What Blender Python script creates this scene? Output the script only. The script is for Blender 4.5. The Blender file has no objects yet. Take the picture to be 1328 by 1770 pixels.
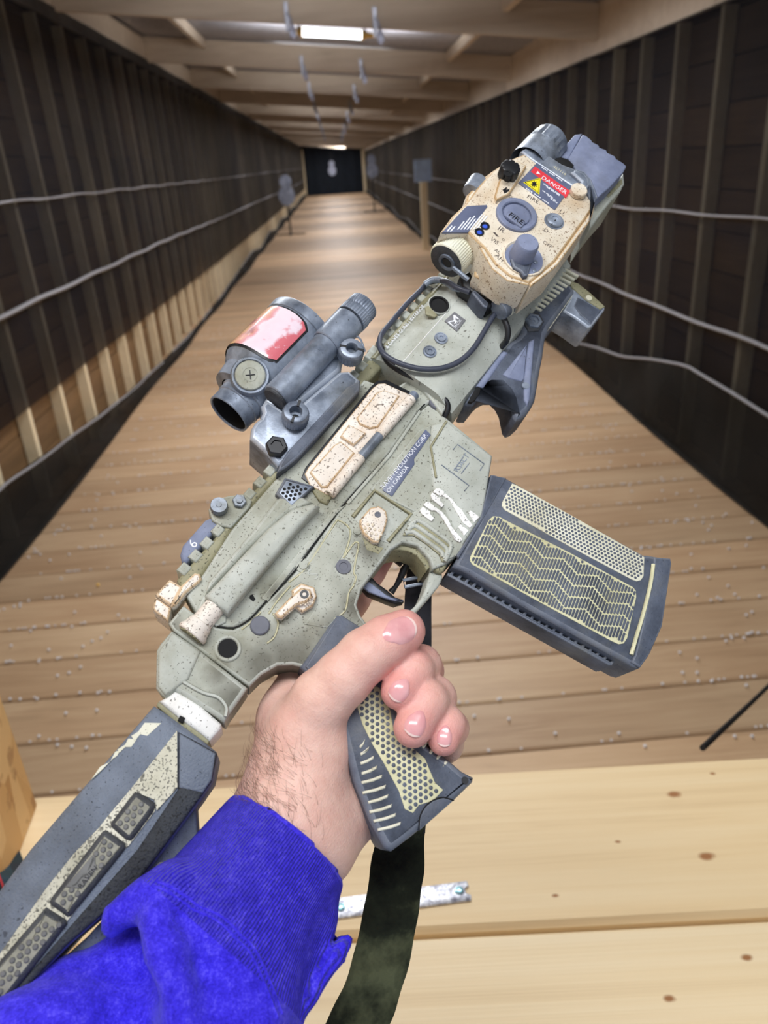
import bpy, bmesh, math, random
import numpy as np
from mathutils import Matrix, Vector

random.seed(7)
rng = np.random.default_rng(7)
S = bpy.context.scene
COL = S.collection

# ---------------------------------------------------------------- camera
FPX, CX, CY, EYE = 1320.0, 664.0, 885.0, 1.6
_D = np.array([-89., -601., FPX]); _D /= np.linalg.norm(_D)
_V = np.array([198., 2865., FPX]); _V -= _D * (_V @ _D); _V /= np.linalg.norm(_V)
_X = np.cross(_V, _D)
RCAM = np.array([_X, _D, -_V])            # camera (x right, y down, z forward) -> world
CAM = np.array([0., 0., EYE])
cd = bpy.data.cameras.new('camera')
cam = bpy.data.objects.new('camera', cd)
COL.objects.link(cam)
_m = Matrix.Identity(4)
for i in range(3):
    _m[i][0] = RCAM[i, 0]; _m[i][1] = -RCAM[i, 1]; _m[i][2] = -RCAM[i, 2]; _m[i][3] = CAM[i]
cam.matrix_world = _m
cd.sensor_fit = 'HORIZONTAL'
cd.sensor_width = 36.0
cd.lens = FPX / 1328.0 * 36.0
cd.clip_start = 0.02
cd.clip_end = 200
cd.dof.use_dof = True
cd.dof.focus_distance = 0.40
cd.dof.aperture_fstop = 15.0
S.camera = cam

# ---------------------------------------------------------------- world, lamps, exposure
S.view_settings.view_transform = 'Standard'
S.view_settings.look = 'None'
S.view_settings.gamma = 1.0
S.view_settings.use_curve_mapping = False
S.view_settings.exposure = 0.0
W = bpy.data.worlds.new('world'); S.world = W
W.use_nodes = True
W.node_tree.nodes['Background'].inputs[0].default_value = (0.80, 0.88, 1.0, 1)
W.node_tree.nodes['Background'].inputs[1].default_value = 0.5

def area(name, loc, sx, sy, power, col, target=None):
    d = bpy.data.lights.new(name, 'AREA'); d.shape = 'RECTANGLE'; d.size = sx; d.size_y = sy
    d.energy = power; d.color = col
    o = bpy.data.objects.new(name, d); COL.objects.link(o); o.location = loc
    if target is not None:
        o.rotation_euler = (Vector(target) - Vector(loc)).to_track_quat('-Z', 'Y').to_euler()
    return o
# lamps over the shooting position (behind and above the photographer); down the lane, added fill lights without fixtures
area('shooter_lamp', (-0.10, -0.15, 2.45), 1.2, 0.25, 17, (0.95, 0.97, 1.0), (0.0, 0.25, 1.2))
area('bench_lamp', (-0.1, 1.9, 2.40), 1.3, 0.12, 34, (0.93, 0.97, 1.0))
LANE = [(4.7, 30), (7.5, 24), (10.2, 24), (15.5, 34), (20.8, 34), (26, 34), (31.5, 34), (37, 34), (42.5, 34), (46.5, 30)]
for _y, _p in LANE:
    area('lane_fill', (0.08, _y, 2.40), 1.3, 0.1, _p*1.75, (0.97, 0.97, 1.0))  # added fill hanging free, no fixture, lights the lane from above
    area('lane_fill_up', (0.08, _y, 2.405), 1.3, 0.1, _p*1.3, (0.97, 0.97, 1.0), (0.08, _y+.0001, 4.0))  # added upward fill, no fixture, brightens joists and roof sheet

# ---------------------------------------------------------------- helpers
def ray(x, y):
    r = RCAM @ np.array([x - CX, y - CY, FPX]); return r / np.linalg.norm(r)
def on_z(x, y, z):
    r = ray(x, y); return CAM + r * ((z - EYE) / r[2])
def on_x(x, y, X0):
    r = ray(x, y); return CAM + r * (X0 / r[0])
def on_y(x, y, Y0):
    r = ray(x, y); return CAM + r * (Y0 / r[1])

class Mesh:
    def __init__(s): s.v = []; s.f = []; s.m = []; s.cur = 0
    def add(s, vs, fs):
        b = len(s.v); s.v += [tuple(map(float, p)) for p in vs]
        s.f += [tuple(i + b for i in q) for q in fs]; s.m += [s.cur] * len(fs)
    def box(s, lo, hi, ch=0.0):
        x0, y0, z0 = lo; x1, y1, z1 = hi
        if ch <= 0:
            s.add([(x0,y0,z0),(x1,y0,z0),(x1,y1,z0),(x0,y1,z0),(x0,y0,z1),(x1,y0,z1),(x1,y1,z1),(x0,y1,z1)],
                  [(0,3,2,1),(4,5,6,7),(0,1,5,4),(1,2,6,5),(2,3,7,6),(3,0,4,7)])
        else:
            s.prism([(x0,y0),(x1,y0),(x1,y1),(x0,y1)], z0, z1, ch)
    def prism(s, pts, w0, w1, ch=0.0, ch0=0.0):
        """polygon in xy extruded along z from w0 to w1, front edge chamfered by ch, back by ch0"""
        pts = ccw(pts); n = len(pts); rings = []
        if ch0 > 0: rings.append((inset(pts, ch0), w0)); rings.append((pts, w0 + ch0))
        else: rings.append((pts, w0))
        if ch > 0:
            rings.append((pts, w1 - ch)); rings.append((inset(pts, ch * .35), w1 - ch * .3)); rings.append((inset(pts, ch), w1))
        else: rings.append((pts, w1))
        vs = []; fs = []; em = []
        for p, z in rings: vs += [(a, b, z) for a, b in p]
        for k in range(len(rings) - 1):
            for i in range(n):
                j = (i + 1) % n
                fs.append((k*n+i, k*n+j, (k+1)*n+j, (k+1)*n+i)); em.append(1 if rings[k][1] > rings[0][1]+1e-9 or len(rings) == 2 and False else 0)
        em += [0, 0]
        fs.append(tuple(range(n - 1, -1, -1)))
        fs.append(tuple((len(rings)-1)*n + i for i in range(n)))
        s.add(vs, fs); s.m[-len(fs):] = em
    def lathe(s, O, ax, prof, seg=32, knurl=None, ref=None, a0=0.0, a1=None):
        O = np.array(O, float); ax = np.array(ax, float); ax /= np.linalg.norm(ax)
        if ref is None: ref = np.array([0, 0, 1.]) if abs(ax[2]) < .9 else np.array([1., 0, 0])
        e1 = ref - ax * (ref @ ax); e1 /= np.linalg.norm(e1); e2 = np.cross(ax, e1)
        full = a1 is None
        n = seg if full else seg + 1
        vs = []; fs = []
        for k, (a, r) in enumerate(prof):
            for i in range(n):
                t = a0 + (2*math.pi if full else a1 - a0) * i / seg
                rr = r
                if knurl and k in knurl[0]: rr = r - (knurl[1] if i % 2 else 0)
                vs.append(O + ax*a + (e1*math.cos(t) + e2*math.sin(t))*rr)
        for k in range(len(prof)-1):
            for i in range(seg):
                j = (i+1) % n
                if prof[k][1] < 1e-7 and prof[k+1][1] < 1e-7: continue
                fs.append((k*n+i, k*n+j, (k+1)*n+j, (k+1)*n+i))
        s.add(vs, fs)
    def tube(s, pts, r, seg=8, cap=True, closed=False):
        P = [np.array(p, float) for p in pts]; n = len(P)
        R = r if hasattr(r, '__len__') else [r]*n
        T = []
        for i in range(n):
            a = P[(i-1) % n] if (i > 0 or closed) else P[i]; b = P[(i+1) % n] if (i < n-1 or closed) else P[i]
            t = b - a; T.append(t/ (np.linalg.norm(t)+1e-12))
        nrm = np.cross(T[0], [0,0,1.]); 
        if np.linalg.norm(nrm) < 1e-3: nrm = np.cross(T[0], [0,1.,0])
        nrm /= np.linalg.norm(nrm); vs = []; fs = []
        for i in range(n):
            nrm = nrm - T[i]*(nrm @ T[i]); nrm /= np.linalg.norm(nrm); bi = np.cross(T[i], nrm)
            for k in range(seg):
                t = 2*math.pi*k/seg; vs.append(P[i] + (nrm*math.cos(t)+bi*math.sin(t))*R[i])
        m = n if closed else n-1
        for i in range(m):
            for k in range(seg):
                j = (i+1) % n; l = (k+1) % seg
                fs.append((i*seg+k, i*seg+l, j*seg+l, j*seg+k))
        if cap and not closed:
            fs.append(tuple(range(seg-1,-1,-1))); fs.append(tuple((n-1)*seg+k for k in range(seg)))
        s.add(vs, fs)
    def make(s, name):
        me = bpy.data.meshes.new(name); me.from_pydata(s.v, [], s.f); return me

def ccw(p):
    a = sum(p[i][0]*p[(i+1)%len(p)][1] - p[(i+1)%len(p)][0]*p[i][1] for i in range(len(p)))
    return list(p) if a > 0 else list(p)[::-1]
def inset(p, d):
    n = len(p); out = []
    for i in range(n):
        a, b, c = np.array(p[i-1][:2]), np.array(p[i][:2]), np.array(p[(i+1) % n][:2])
        e0 = b-a; e1 = c-b; e0 /= np.linalg.norm(e0)+1e-12; e1 /= np.linalg.norm(e1)+1e-12
        n0 = np.array([-e0[1], e0[0]]); n1 = np.array([-e1[1], e1[0]])
        m = n0+n1; L = m @ m
        m = m * (2.0/L) if L > .35 else m*(2.0/.35)
        out.append(tuple(b + m*d*.999 if True else b))
    return out
def smooth_path(pts, k=6, closed=False):
    P = [np.array(p, float) for p in pts]; n = len(P); out = []
    for i in range(n if closed else n-1):
        p0 = P[(i-1) % n] if (closed or i > 0) else P[0]; p1 = P[i]; p2 = P[(i+1) % n]
        p3 = P[(i+2) % n] if (closed or i+2 < n) else P[-1]
        for j in range(k):
            t = j/k
            out.append(.5*((2*p1)+(-p0+p2)*t+(2*p0-5*p1+4*p2-p3)*t*t+(-p0+3*p1-3*p2+p3)*t**3))
    if not closed: out.append(P[-1])
    return out
def inpoly(x, y, p):
    c = False; n = len(p)
    for i in range(n):
        x1, y1 = p[i][:2]; x2, y2 = p[(i+1) % n][:2]
        if (y1 > y) != (y2 > y) and x < (x2-x1)*(y-y1)/(y2-y1)+x1: c = not c
    return c

EDGE = {}                                   # paint worn through on the chamfered edges
def link(name, me, m, parent=None, ang=32, kind=None, label=None):
    em = me.m if isinstance(me, Mesh) else None
    if isinstance(me, Mesh): me = me.make(name)
    if m is not None:
        for q in (m if isinstance(m, (list, tuple)) else [m]): me.materials.append(q)
        if em and m in EDGE and any(em):
            me.materials.append(EDGE[m]); me.polygons.foreach_set('material_index', em)
    if ang:
        me.polygons.foreach_set('use_smooth', [True]*len(me.polygons))
        me.set_sharp_from_angle(angle=math.radians(ang))
    o = bpy.data.objects.new(name, me); COL.objects.link(o)
    if parent is not None: o.parent = parent
    if kind: o['kind'] = kind
    if label: o['label'] = label
    return o
def empty(name, loc=(0,0,0), label=None, cat=None, group=None, kind=None):
    o = bpy.data.objects.new(name, None); COL.objects.link(o); o.location = loc; o.empty_display_size = .05
    tag(o, label, cat, group, kind); return o
def tag(o, label=None, cat=None, group=None, kind=None):
    if label: o['label'] = label
    if cat: o['category'] = cat
    if group: o['group'] = group
    if kind: o['kind'] = kind
    return o

# ---------------------------------------------------------------- materials
class NT:
    def __init__(s, name):
        s.m = bpy.data.materials.new(name); s.m.use_nodes = True; s.t = s.m.node_tree
        s.b = s.t.nodes['Principled BSDF']; s.out = s.t.nodes['Material Output']
        tc = s.t.nodes.new('ShaderNodeTexCoord'); s.obj = tc.outputs['Object']; s.tc = tc
    def n(s, typ, **kw):
        q = s.t.nodes.new(typ)
        for k, v in kw.items():
            if k in q.inputs: q.inputs[k].default_value = v
            else: setattr(q, k, v)
        return q
    def l(s, a, b): s.t.links.new(a, b)
    def noise(s, scale, detail=3, rough=.5, vec=None, dist=0):
        q = s.n('ShaderNodeTexNoise'); q.inputs['Scale'].default_value = scale; q.inputs['Detail'].default_value = detail
        q.inputs['Roughness'].default_value = rough; q.inputs['Distortion'].default_value = dist
        s.l(vec if vec is not None else s.obj, q.inputs['Vector']); return q.outputs['Fac']
    def ramp(s, fac, stops, interp='LINEAR'):
        q = s.n('ShaderNodeValToRGB'); cr = q.color_ramp; cr.interpolation = interp
        while len(cr.elements) < len(stops): cr.elements.new(.5)
        for e, (p, c) in zip(cr.elements, stops):
            e.position = p; e.color = (*c, 1) if len(c) == 3 else c
        s.l(fac, q.inputs[0]); return q.outputs['Color']
    def mix(s, fac, a, b, blend='MIX'):
        q = s.n('ShaderNodeMix'); q.data_type = 'RGBA'; q.blend_type = blend
        for v, i in ((fac, 0), (a, 6), (b, 7)):
            if isinstance(v, (int, float)): q.inputs[i].default_value = v
            elif isinstance(v, tuple): q.inputs[i].default_value = (*v, 1)
            else: s.l(v, q.inputs[i])
        return q.outputs[2]
    def mapping(s, scale=(1,1,1), vec=None, loc=(0,0,0), rot=(0,0,0)):
        q = s.n('ShaderNodeMapping'); q.inputs['Scale'].default_value = scale; q.inputs['Location'].default_value = loc
        q.inputs['Rotation'].default_value = rot
        s.l(vec if vec is not None else s.obj, q.inputs['Vector']); return q.outputs[0]
    def math(s, op, a, b=0.0):
        q = s.n('ShaderNodeMath'); q.operation = op
        for v, i in ((a, 0), (b, 1)):
            if isinstance(v, (int, float)): q.inputs[i].default_value = v
            else: s.l(v, q.inputs[i])
        return q.outputs[0]
    def bump(s, h, strength=.3, dist=.001, prev=None):
        q = s.n('ShaderNodeBump'); q.inputs['Strength'].default_value = strength; q.inputs['Distance'].default_value = dist
        s.l(h, q.inputs['Height'])
        if prev is not None: s.l(prev, q.inputs['Normal'])
        return q.outputs[0]
    def fin(s, col=None, rough=.5, metal=0.0, normal=None, spec=.5):
        if isinstance(col, tuple): s.b.inputs['Base Color'].default_value = (*col, 1)
        elif col is not None: s.l(col, s.b.inputs['Base Color'])
        if isinstance(rough, (int, float)): s.b.inputs['Roughness'].default_value = rough
        else: s.l(rough, s.b.inputs['Roughness'])
        s.b.inputs['Metallic'].default_value = metal
        s.b.inputs['Specular IOR Level'].default_value = spec
        if normal is not None: s.l(normal, s.b.inputs['Normal'])
        return s.m
def lin(r, g, b):
    return tuple(((c/255)/12.92 if c/255 <= .04045 else ((c/255+.055)/1.055)**2.4) for c in (r, g, b))
def plain(name, c, rough=.5, metal=0.0, spec=.5, var=.25, scale=60, bumps=0.0):
    k = NT(name); f = k.noise(scale, 4)
    lo = tuple(x*(1-var) for x in c); hi = tuple(min(1, x*(1+var)) for x in c)
    col = k.ramp(f, [(.3, lo), (.7, hi)])
    return k.fin(col, rough, metal, k.bump(k.noise(scale*6, 3), bumps, .002) if bumps else None, spec)
def wood(name, dark, mid, light, grain=(1.2, 16, 16), knots=(), rough=.65, axis=0, rnd=.25):
    """planed timber: stretched grain along one axis, per-board tint, dark knots"""
    k = NT(name); oi = k.n('ShaderNodeObjectInfo')
    off = k.n('ShaderNodeCombineXYZ')
    for i in range(3): k.l(k.math('MULTIPLY', oi.outputs['Random'], 13.7*(i+1)), off.inputs[i])
    va = k.n('ShaderNodeVectorMath'); va.operation = 'ADD'; k.l(k.obj, va.inputs[0]); k.l(off.outputs[0], va.inputs[1])
    g = [grain[1]]*3; g[axis] = grain[0]; 
    v = k.mapping(tuple(g), va.outputs[0])
    f1 = k.noise(1.0, 5, .6, v, 1.2)
    g2 = [grain[2]*5]*3; g2[axis] = grain[0]*2
    f2 = k.noise(1.0, 3, .6, k.mapping(tuple(g2), va.outputs[0]))
    f = k.math('ADD', k.math('MULTIPLY', f1, .65), k.math('MULTIPLY', f2, .35))
    col = k.ramp(f, [(.30, dark), (.47, mid), (.66, light)])
    big = k.noise(1.3, 2, .5, va.outputs[0])
    col = k.mix(.55, col, k.ramp(big, [(.3, mid), (.7, light)]), 'MIX')
    t = k.math('ADD', k.math('MULTIPLY', oi.outputs['Random'], rnd), 1-rnd*.5)
    comb = k.n('ShaderNodeCombineColor'); 
    for i in range(3): k.l(t, comb.inputs[i])
    col = k.mix(1.0, col, comb.outputs[0], 'MULTIPLY')
    for (x, y, r) in knots:
        q = k.n('ShaderNodeVectorMath'); q.operation = 'DISTANCE'
        k.l(k.mapping((.6,1,0.0), k.obj), q.inputs[0]); q.inputs[1].default_value = (x*.6, y, 0)
        d = k.math('ADD', q.outputs['Value'], k.math('MULTIPLY', k.noise(90, 2), r*.5))
        col = k.mix(k.ramp(k.math('DIVIDE', d, r), [(.55,(1,1,1)), (1.25,(0,0,0))]), col, (dark[0]*.75, dark[1]*.55, dark[2]*.45))
    return k.fin(col, rough, 0, k.bump(f2, .25, .002))
# ================================================================ the lane (structure)
XL, XR = -1.75, 1.90
ZCL, ZCR = 2.62, 2.25                      # underside of the joists, left and right
def ceil_z(x): return ZCL + (ZCR-ZCL)*(x-XL)/(XR-XL)
YEND = 49.0
m_floor = wood('floor_timber', lin(126,96,66), lin(178,143,108), lin(206,176,140), (1.4, 14, 20), rough=.5, rnd=.34)
m_beam = wood('joist_timber', lin(138,122,104), lin(176,160,140), lin(202,188,168), (1.0, 10, 16), rnd=.2)
m_wall = wood('wall_boards', lin(62,44,28), lin(104,76,47), lin(140,108,70), (1.0, 10, 14), axis=1, rnd=.5)
m_stud = wood('stud_timber', lin(200,176,134), lin(226,206,168), lin(240,224,190), (14, 14, 14), axis=2, rnd=.15)
m_tin = plain('roof_sheet', lin(150,150,156), .45, .4)
def net_mat(name, op, col):
    k = NT(name)
    f = k.noise(1.1, 3, .55)
    tr = k.n('ShaderNodeBsdfTransparent'); mx = k.n('ShaderNodeMixShader')
    a = k.ramp(f, [(.3, (op-.06,)*3), (.7, (op+.06,)*3)])
    weave = k.noise(420, 2)
    k.fin(k.ramp(k.noise(3.0, 4), [(.3, tuple(c*.7 for c in col)), (.7, tuple(c*1.3 for c in col))]), .75, 0, k.bump(weave, .2, .002), .06)
    k.l(a, mx.inputs[0]); k.l(tr.outputs[0], mx.inputs[1]); k.l(k.b.outputs[0], mx.inputs[2]); k.l(mx.outputs[0], k.out.inputs[0])
    return k.m
m_net = net_mat('black_mesh_screen', .72, lin(13,17,25))
m_skirt = net_mat('black_mesh_skirt', .90, lin(30,29,27))
m_rope = plain('screen_rope', lin(150,148,150), .8, scale=400, bumps=.5)
m_black = plain('dark_curtain', lin(12,22,34), .9, scale=5)

floor = empty('floor', kind='structure')
pm = Mesh(); PW, PG = .224, .007
pm.box((-1.86, 0, -.04), (1.96, PW, 0), 0)
_pts = [(0, -.04), (PW, -.04), (PW, -.006), (PW-.006, 0), (.006, 0), (0, -.006)]
pm = Mesh()
pm.add([(-1.86, a, b) for a, b in _pts] + [(1.96, a, b) for a, b in _pts],
       [tuple(range(6)), tuple(range(11, 5, -1))] + [(i, i+6, (i+1) % 6+6, (i+1) % 6) for i in range(6)])
pme = pm.make('plank'); pme.materials.append(m_floor)
y = 0.81; NPL = 0
while y < YEND:
    o = bpy.data.objects.new('plank', pme); COL.objects.link(o); o.parent = floor
    o.location = (rng.uniform(-.02, .02), y, rng.uniform(-.004, .0)); y += PW+PG; NPL += 1
sub = Mesh(); sub.box((-1.9, .5, -.12), (2.0, YEND+.3, -.06)); link('subfloor', sub, m_black, floor, 0)

# walls: stacked boards, upright studs every half metre, mesh screens with ropes in front
def wall(side, X, zt, ph):
    w = empty('wall_'+side, kind='structure'); s = 1 if X > 0 else -1
    bx0, bx1 = (X+.045, X+.07) if s > 0 else (X-.07, X-.045)
    z = 0.0; bm0 = Mesh(); bm0.box((bx0, -.5, .002), (bx1, 16.0, .190), 0)
    bme = bm0.make('board'); bme.materials.append(m_wall)
    bm1 = Mesh(); bm1.box((bx0, 16.005, .002), (bx1, YEND+.3, .190), 0)
    bme1 = bm1.make('board'); bme1.materials.append(m_wall)
    while z < zt+.1:
        for q in (bme, bme1):
            o = bpy.data.objects.new('board', q); COL.objects.link(o); o.parent = w; o.location = (rng.uniform(-.004, .004), 0, z)
        z += .195
    bk = Mesh(); bk.box((X+.126 if s > 0 else X-.140, -.6, -.1), (X+.140 if s > 0 else X-.126, YEND+.4, zt+.25)); link('gap_blocker', bk, m_black, w, 0)  # added behind the boards so world light doesn't show through their gaps
    sx0, sx1 = (X-.022, X+.045) if s > 0 else (X-.045, X+.022)
    st = Mesh(); st.box((sx0, 0, 0), (sx1, .042, 2.55 if s < 0 else 2.16), 0); sme = st.make('stud'); sme.materials.append(m_stud)
    yy = ph
    while yy < YEND:
        o = bpy.data.objects.new('stud', sme); COL.objects.link(o); o.parent = w; o.location = (0, yy+rng.uniform(-.02, .02), 0); yy += .515
    return w
wl = wall('left', XL, 2.70, 1.45); wr = wall('right', XR, 2.30, 1.50)

def sheet(name, fn, ys, ts, m, parent):
    M_ = Mesh(); ny, nt = len(ys), len(ts)
    vs = [fn(a, t) for a in ys for t in ts]
    fs = [(i*nt+j, (i+1)*nt+j, (i+1)*nt+j+1, i*nt+j+1) for i in range(ny-1) for j in range(nt-1)]
    M_.add(vs, fs); return link(name, M_, m, parent, 60)
YS = [0.6+.12*i for i in range(120)]; YS += [YS[-1]+.4*i for i in range(1, 86)]; YS = [q for q in YS if q < YEND]
def waves(y, z, a=.012): return a*(math.sin(y*2.1+1.3*math.sin(z*2+y*.3))+.6*math.sin(y*5.3+z*1.7))
def lerp_tab(tab, y):
    return float(np.interp(y, [a for a, b in tab], [b for a, b in tab]))
HEM_L = [(0, .53), (3.7, .53), (5.8, .515), (11.2, .46), (20, .42), (50, .4)]
SKL = [(0, .34), (3.5, .31), (4.5, .22), (5.6, .13), (7, .07), (8.8, .03), (11, .05), (13, .10), (15.6, .18), (17.5, .06), (20, .20), (22.5, .07), (25, .2), (28, .08), (31, .2), (35, .1), (40, .2), (50, .12)]
SKR = [(0, .46), (3.28, .47), (4.0, .49), (5.0, .31), (6.0, .19), (6.9, .13), (9, .10), (11, .2), (13, .08), (15.5, .2), (18, .08), (21, .2), (24, .08), (28, .2), (32, .08), (37, .2), (50, .1)]
sheet('screen', lambda y, t: (XL+.034+.012*math.sin(t*3.1)+abs(waves(y, t*2))*.5, y, lerp_tab(HEM_L, y)+(2.635-lerp_tab(HEM_L, y))*t), YS, [i/10 for i in range(11)], m_net, wl)
sheet('screen', lambda y, t: (XR-.034-.012*math.sin(t*3.1)-abs(waves(y+3, t*2))*.5, y, lerp_tab(SKR, y)-.02+(2.19-lerp_tab(SKR, y))*t), YS, [i/10 for i in range(11)], m_net, wr)
def skirt(side, X, s, tab, xin):
    def fn(y, t):
        zt = lerp_tab(tab, y); bul = .5+.5*math.sin(y*1.9+.8*math.sin(y*.7))
        if t <= .7:
            u = t/.7; z = zt*(1-u)+.012; x = X-s*(.068+ (xin-.068)*u**1.4) + s*.025*math.sin(u*3.14)*math.sin(y*4.1)
        else:
            u = (t-.7)/.3; z = .010+.018*bul*math.sin(u*3.14); x = X-s*(xin+.03*u*bul)
        return (x, y, z)
    return fn
sheet('skirt_screen', skirt('left', XL, -1, SKL, .105), YS, [i/10 for i in range(11)], m_skirt, wl)
sheet('skirt_screen', skirt('right', XR, 1, SKR, .085), YS, [i/10 for i in range(11)], m_skirt, wr)
def rope(parent, tab, X, r):
    M_ = Mesh(); M_.tube([(X, q, lerp_tab(tab, q)+.004*math.sin(q*6)) for q in YS], r, 6); link('rope', M_, m_rope, parent, 60)
rope(wl, SKL, XL+.070, .008); rope(wr, SKR, XR-.070, .009)
rope(wl, [(0, 1.54), (4.4, 1.528), (12, 1.51), (50, 1.5)], XL+.072, .007)
rope(wl, [(0, 1.02), (8, 1.03), (12, .99), (18, .97), (32, .88), (50, .85)], XL+.072, .013)
rope(wr, [(0, 1.30), (3.5, 1.268), (5, 1.235), (6.6, 1.218), (12, 1.25), (50, 1.2)], XR-.072, .007)
rope(wr, [(0, .76), (3.4, .749), (4.4, .723), (6.5, .706), (12, .78), (20, .80), (50, .8)], XR-.072, .010)

# end wall: dark curtain and two posts
we = empty('wall_back', kind='structure')
q = Mesh(); q.box((XL-.1, YEND-.25, 0), (XR+.15, YEND-.2, 2.75)); link('board', q, m_black, we, 0)
sheet('curtain', lambda x, t: (x, YEND-.32+.03*math.sin(x*9), .01+2.55*t), [XL+.2+.06*i for i in range(56)], [0, .5, 1], m_black, we)
for n_, x_ in (('left', -1.72), ('right', 1.80)):
    q = Mesh(); q.box((x_-.09, YEND-.60, 0), (x_+.09, YEND-.45, 2.46 if x_ < 0 else 2.25)); link('trim_1' if x_ < 0 else 'trim_2', q, m_stud, None, 0)['kind'] = 'structure'

# ceiling: joists, blocking, corrugated roof sheet
ceiling = empty('ceiling', kind='structure')
JY = [3.3, 6.0, 8.75, 11.4, 14.1, 16.8, 19.5, 22.2, 24.9, 27.6, 30.3, 33.0, 35.7, 38.4, 41.1, 43.8, 46.5]
def sloped(M_, x0, x1, y0, y1, d0, d1):
    za, zb = ceil_z(x0), ceil_z(x1)
    M_.add([(x0,y0,za+d0),(x1,y0,zb+d0),(x1,y1,zb+d0),(x0,y1,za+d0),(x0,y0,za+d1),(x1,y0,zb+d1),(x1,y1,zb+d1),(x0,y1,za+d1)],
           [(0,3,2,1),(4,5,6,7),(0,1,5,4),(1,2,6,5),(2,3,7,6),(3,0,4,7)])
for yy in JY:
    q = Mesh(); sloped(q, XL+.03, XR-.03, yy-.022, yy+.022, 0, .215); link('joist', q, m_beam, ceiling, 0)
    if yy < 40:
        for xx in (-1.14, 1.22):
            q = Mesh(); sloped(q, xx-.02, xx+.02, yy+.0225, yy+2.62, .125, .214); link('blocking', q, m_beam, ceiling, 0)
q = Mesh()
for e, (xa, xb) in enumerate(((XL-.13, XL+.02), (XR-.02, XR+.13))):
    pass
for xa, xb, za, zb in ((XL+.006, XL+.028, 2.56, 2.82), (XR-.028, XR-.006, 2.165, 2.50)):
    yy = -.6
    while yy < YEND:
        q = Mesh(); q.box((xa, yy, za), (xb, min(yy+4.79, YEND), zb)); link('fascia_board', q, m_beam, ceiling, 0); yy += 4.8
# corrugation runs across the lane, so the ribs show as bands between the joists
q = Mesh(); n_ = 700; vs = []
for i in range(n_+1):
    yy = -.8+(YEND+.8)*i/n_; c = .012*math.sin(yy*2*math.pi/.18)
    for xx in (XL-.25, XR+.25): vs.append((xx, yy, ceil_z(xx)+.230+c))
q.add(vs, [(2*i, 2*i+1, 2*i+3, 2*i+2) for i in range(n_)]); link('roof_sheet', q, m_tin, ceiling, 60)

# ---- lamps and brackets
m_tube = bpy.data.materials.new('lit_tube'); m_tube.use_nodes = True
_b = m_tube.node_tree.nodes['Principled BSDF']; _b.inputs['Emission Color'].default_value = (.90, .96, 1, 1); _b.inputs['Emission Strength'].default_value = 6
m_amber = plain('amber_cap', lin(255,204,118), .35)
m_steel = plain('bracket_steel', lin(150,152,160), .35, .7)
m_clear = NT('clear_sleeve'); m_clear.b.inputs['Transmission Weight'].default_value = .35; m_clear = m_clear.fin(lin(205,212,235), .12)
def tube_lamp(y0, x0, x1, dz, label):
    t = empty('tube_lamp', ((x0+x1)/2, y0, ceil_z((x0+x1)/2)+dz), label, 'ceiling light', 'lit tubes along the lane' if y0 > 8 else None)
    sl = (ceil_z(x1)-ceil_z(x0))/(x1-x0); L = (x1-x0)/2
    ax = np.array([1, 0, sl])
    q = Mesh(); q.lathe((0,0,0), ax, [(-L*.82, 0), (-L*.82, .028), (L*.82, .028), (L*.82, 0)], 16); link('tube', q, m_tube, t)
    for s in (-1, 1):
        q = Mesh(); q.lathe((0,0,0), ax*s, [(L*.80, .034), (L*.87, .034), (L*.90, .022), (L*1.18, .010), (L*1.18, 0)], 12); link('end_cap', q, m_amber, t)
    for s in (-1, 1):
        q = Mesh(); q.box((s*L*.9-.008, -.008, s*L*.9*sl), (s*L*.9+.008, .008, .20-dz)); link('hanger', q, m_steel, t, 0)
    return t
tube_lamp(6.45, -.19, .34, .02, 'lit fluorescent tube with amber end caps nearest under the roof')
for y0, lb_ in ((23.5, 'lit tube far down the lane, the nearest of the three distant ones'), (33.8, 'lit tube far down the lane, the middle of the three distant ones'), (42.4, 'lit tube nearest the dark end curtain')): tube_lamp(y0, -.3, .45, .10, lb_)
proto = None
ORD = ['nearest', 'second', 'third', 'fourth', 'fifth', 'sixth', 'seventh', 'eighth', 'ninth', 'tenth']
for e_, yy in enumerate(JY[1:11]):
    for xx in (-.22, .36):
        t = empty('lamp_bracket', (xx, yy-.03, ceil_z(xx)), 'unlit lamp bracket with clear sleeve, %s row, under the %s joist in view' % ('left' if xx < 0 else 'right', ORD[e_]), 'bracket', 'unlit lamp brackets under the joists')
        if proto is None:
            a = Mesh(); a.box((-.014, -.012, -.05), (.014, .007, .12), 0); a = a.make('plate'); a.materials.append(m_steel)
            b = Mesh(); b.lathe((0.03, -.03, -.055), (0, 0, 1), [(-.05, 0), (-.045, .014), (-.02, .024), (.01, .020), (.04, .012), (.044, 0)], 12)
            b.tube([(0.03, -.03, -.02), (.02, -.02, .03), (0, -.008, .06)], .006, 6)
            b = b.make('sleeve'); b.materials.append(m_clear); b.polygons.foreach_set('use_smooth', [True]*len(b.polygons)); proto = (a, b)
        for nm, me in zip(('plate', 'sleeve'), proto):
            o = bpy.data.objects.new(nm, me); COL.objects.link(o); o.parent = t

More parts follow.
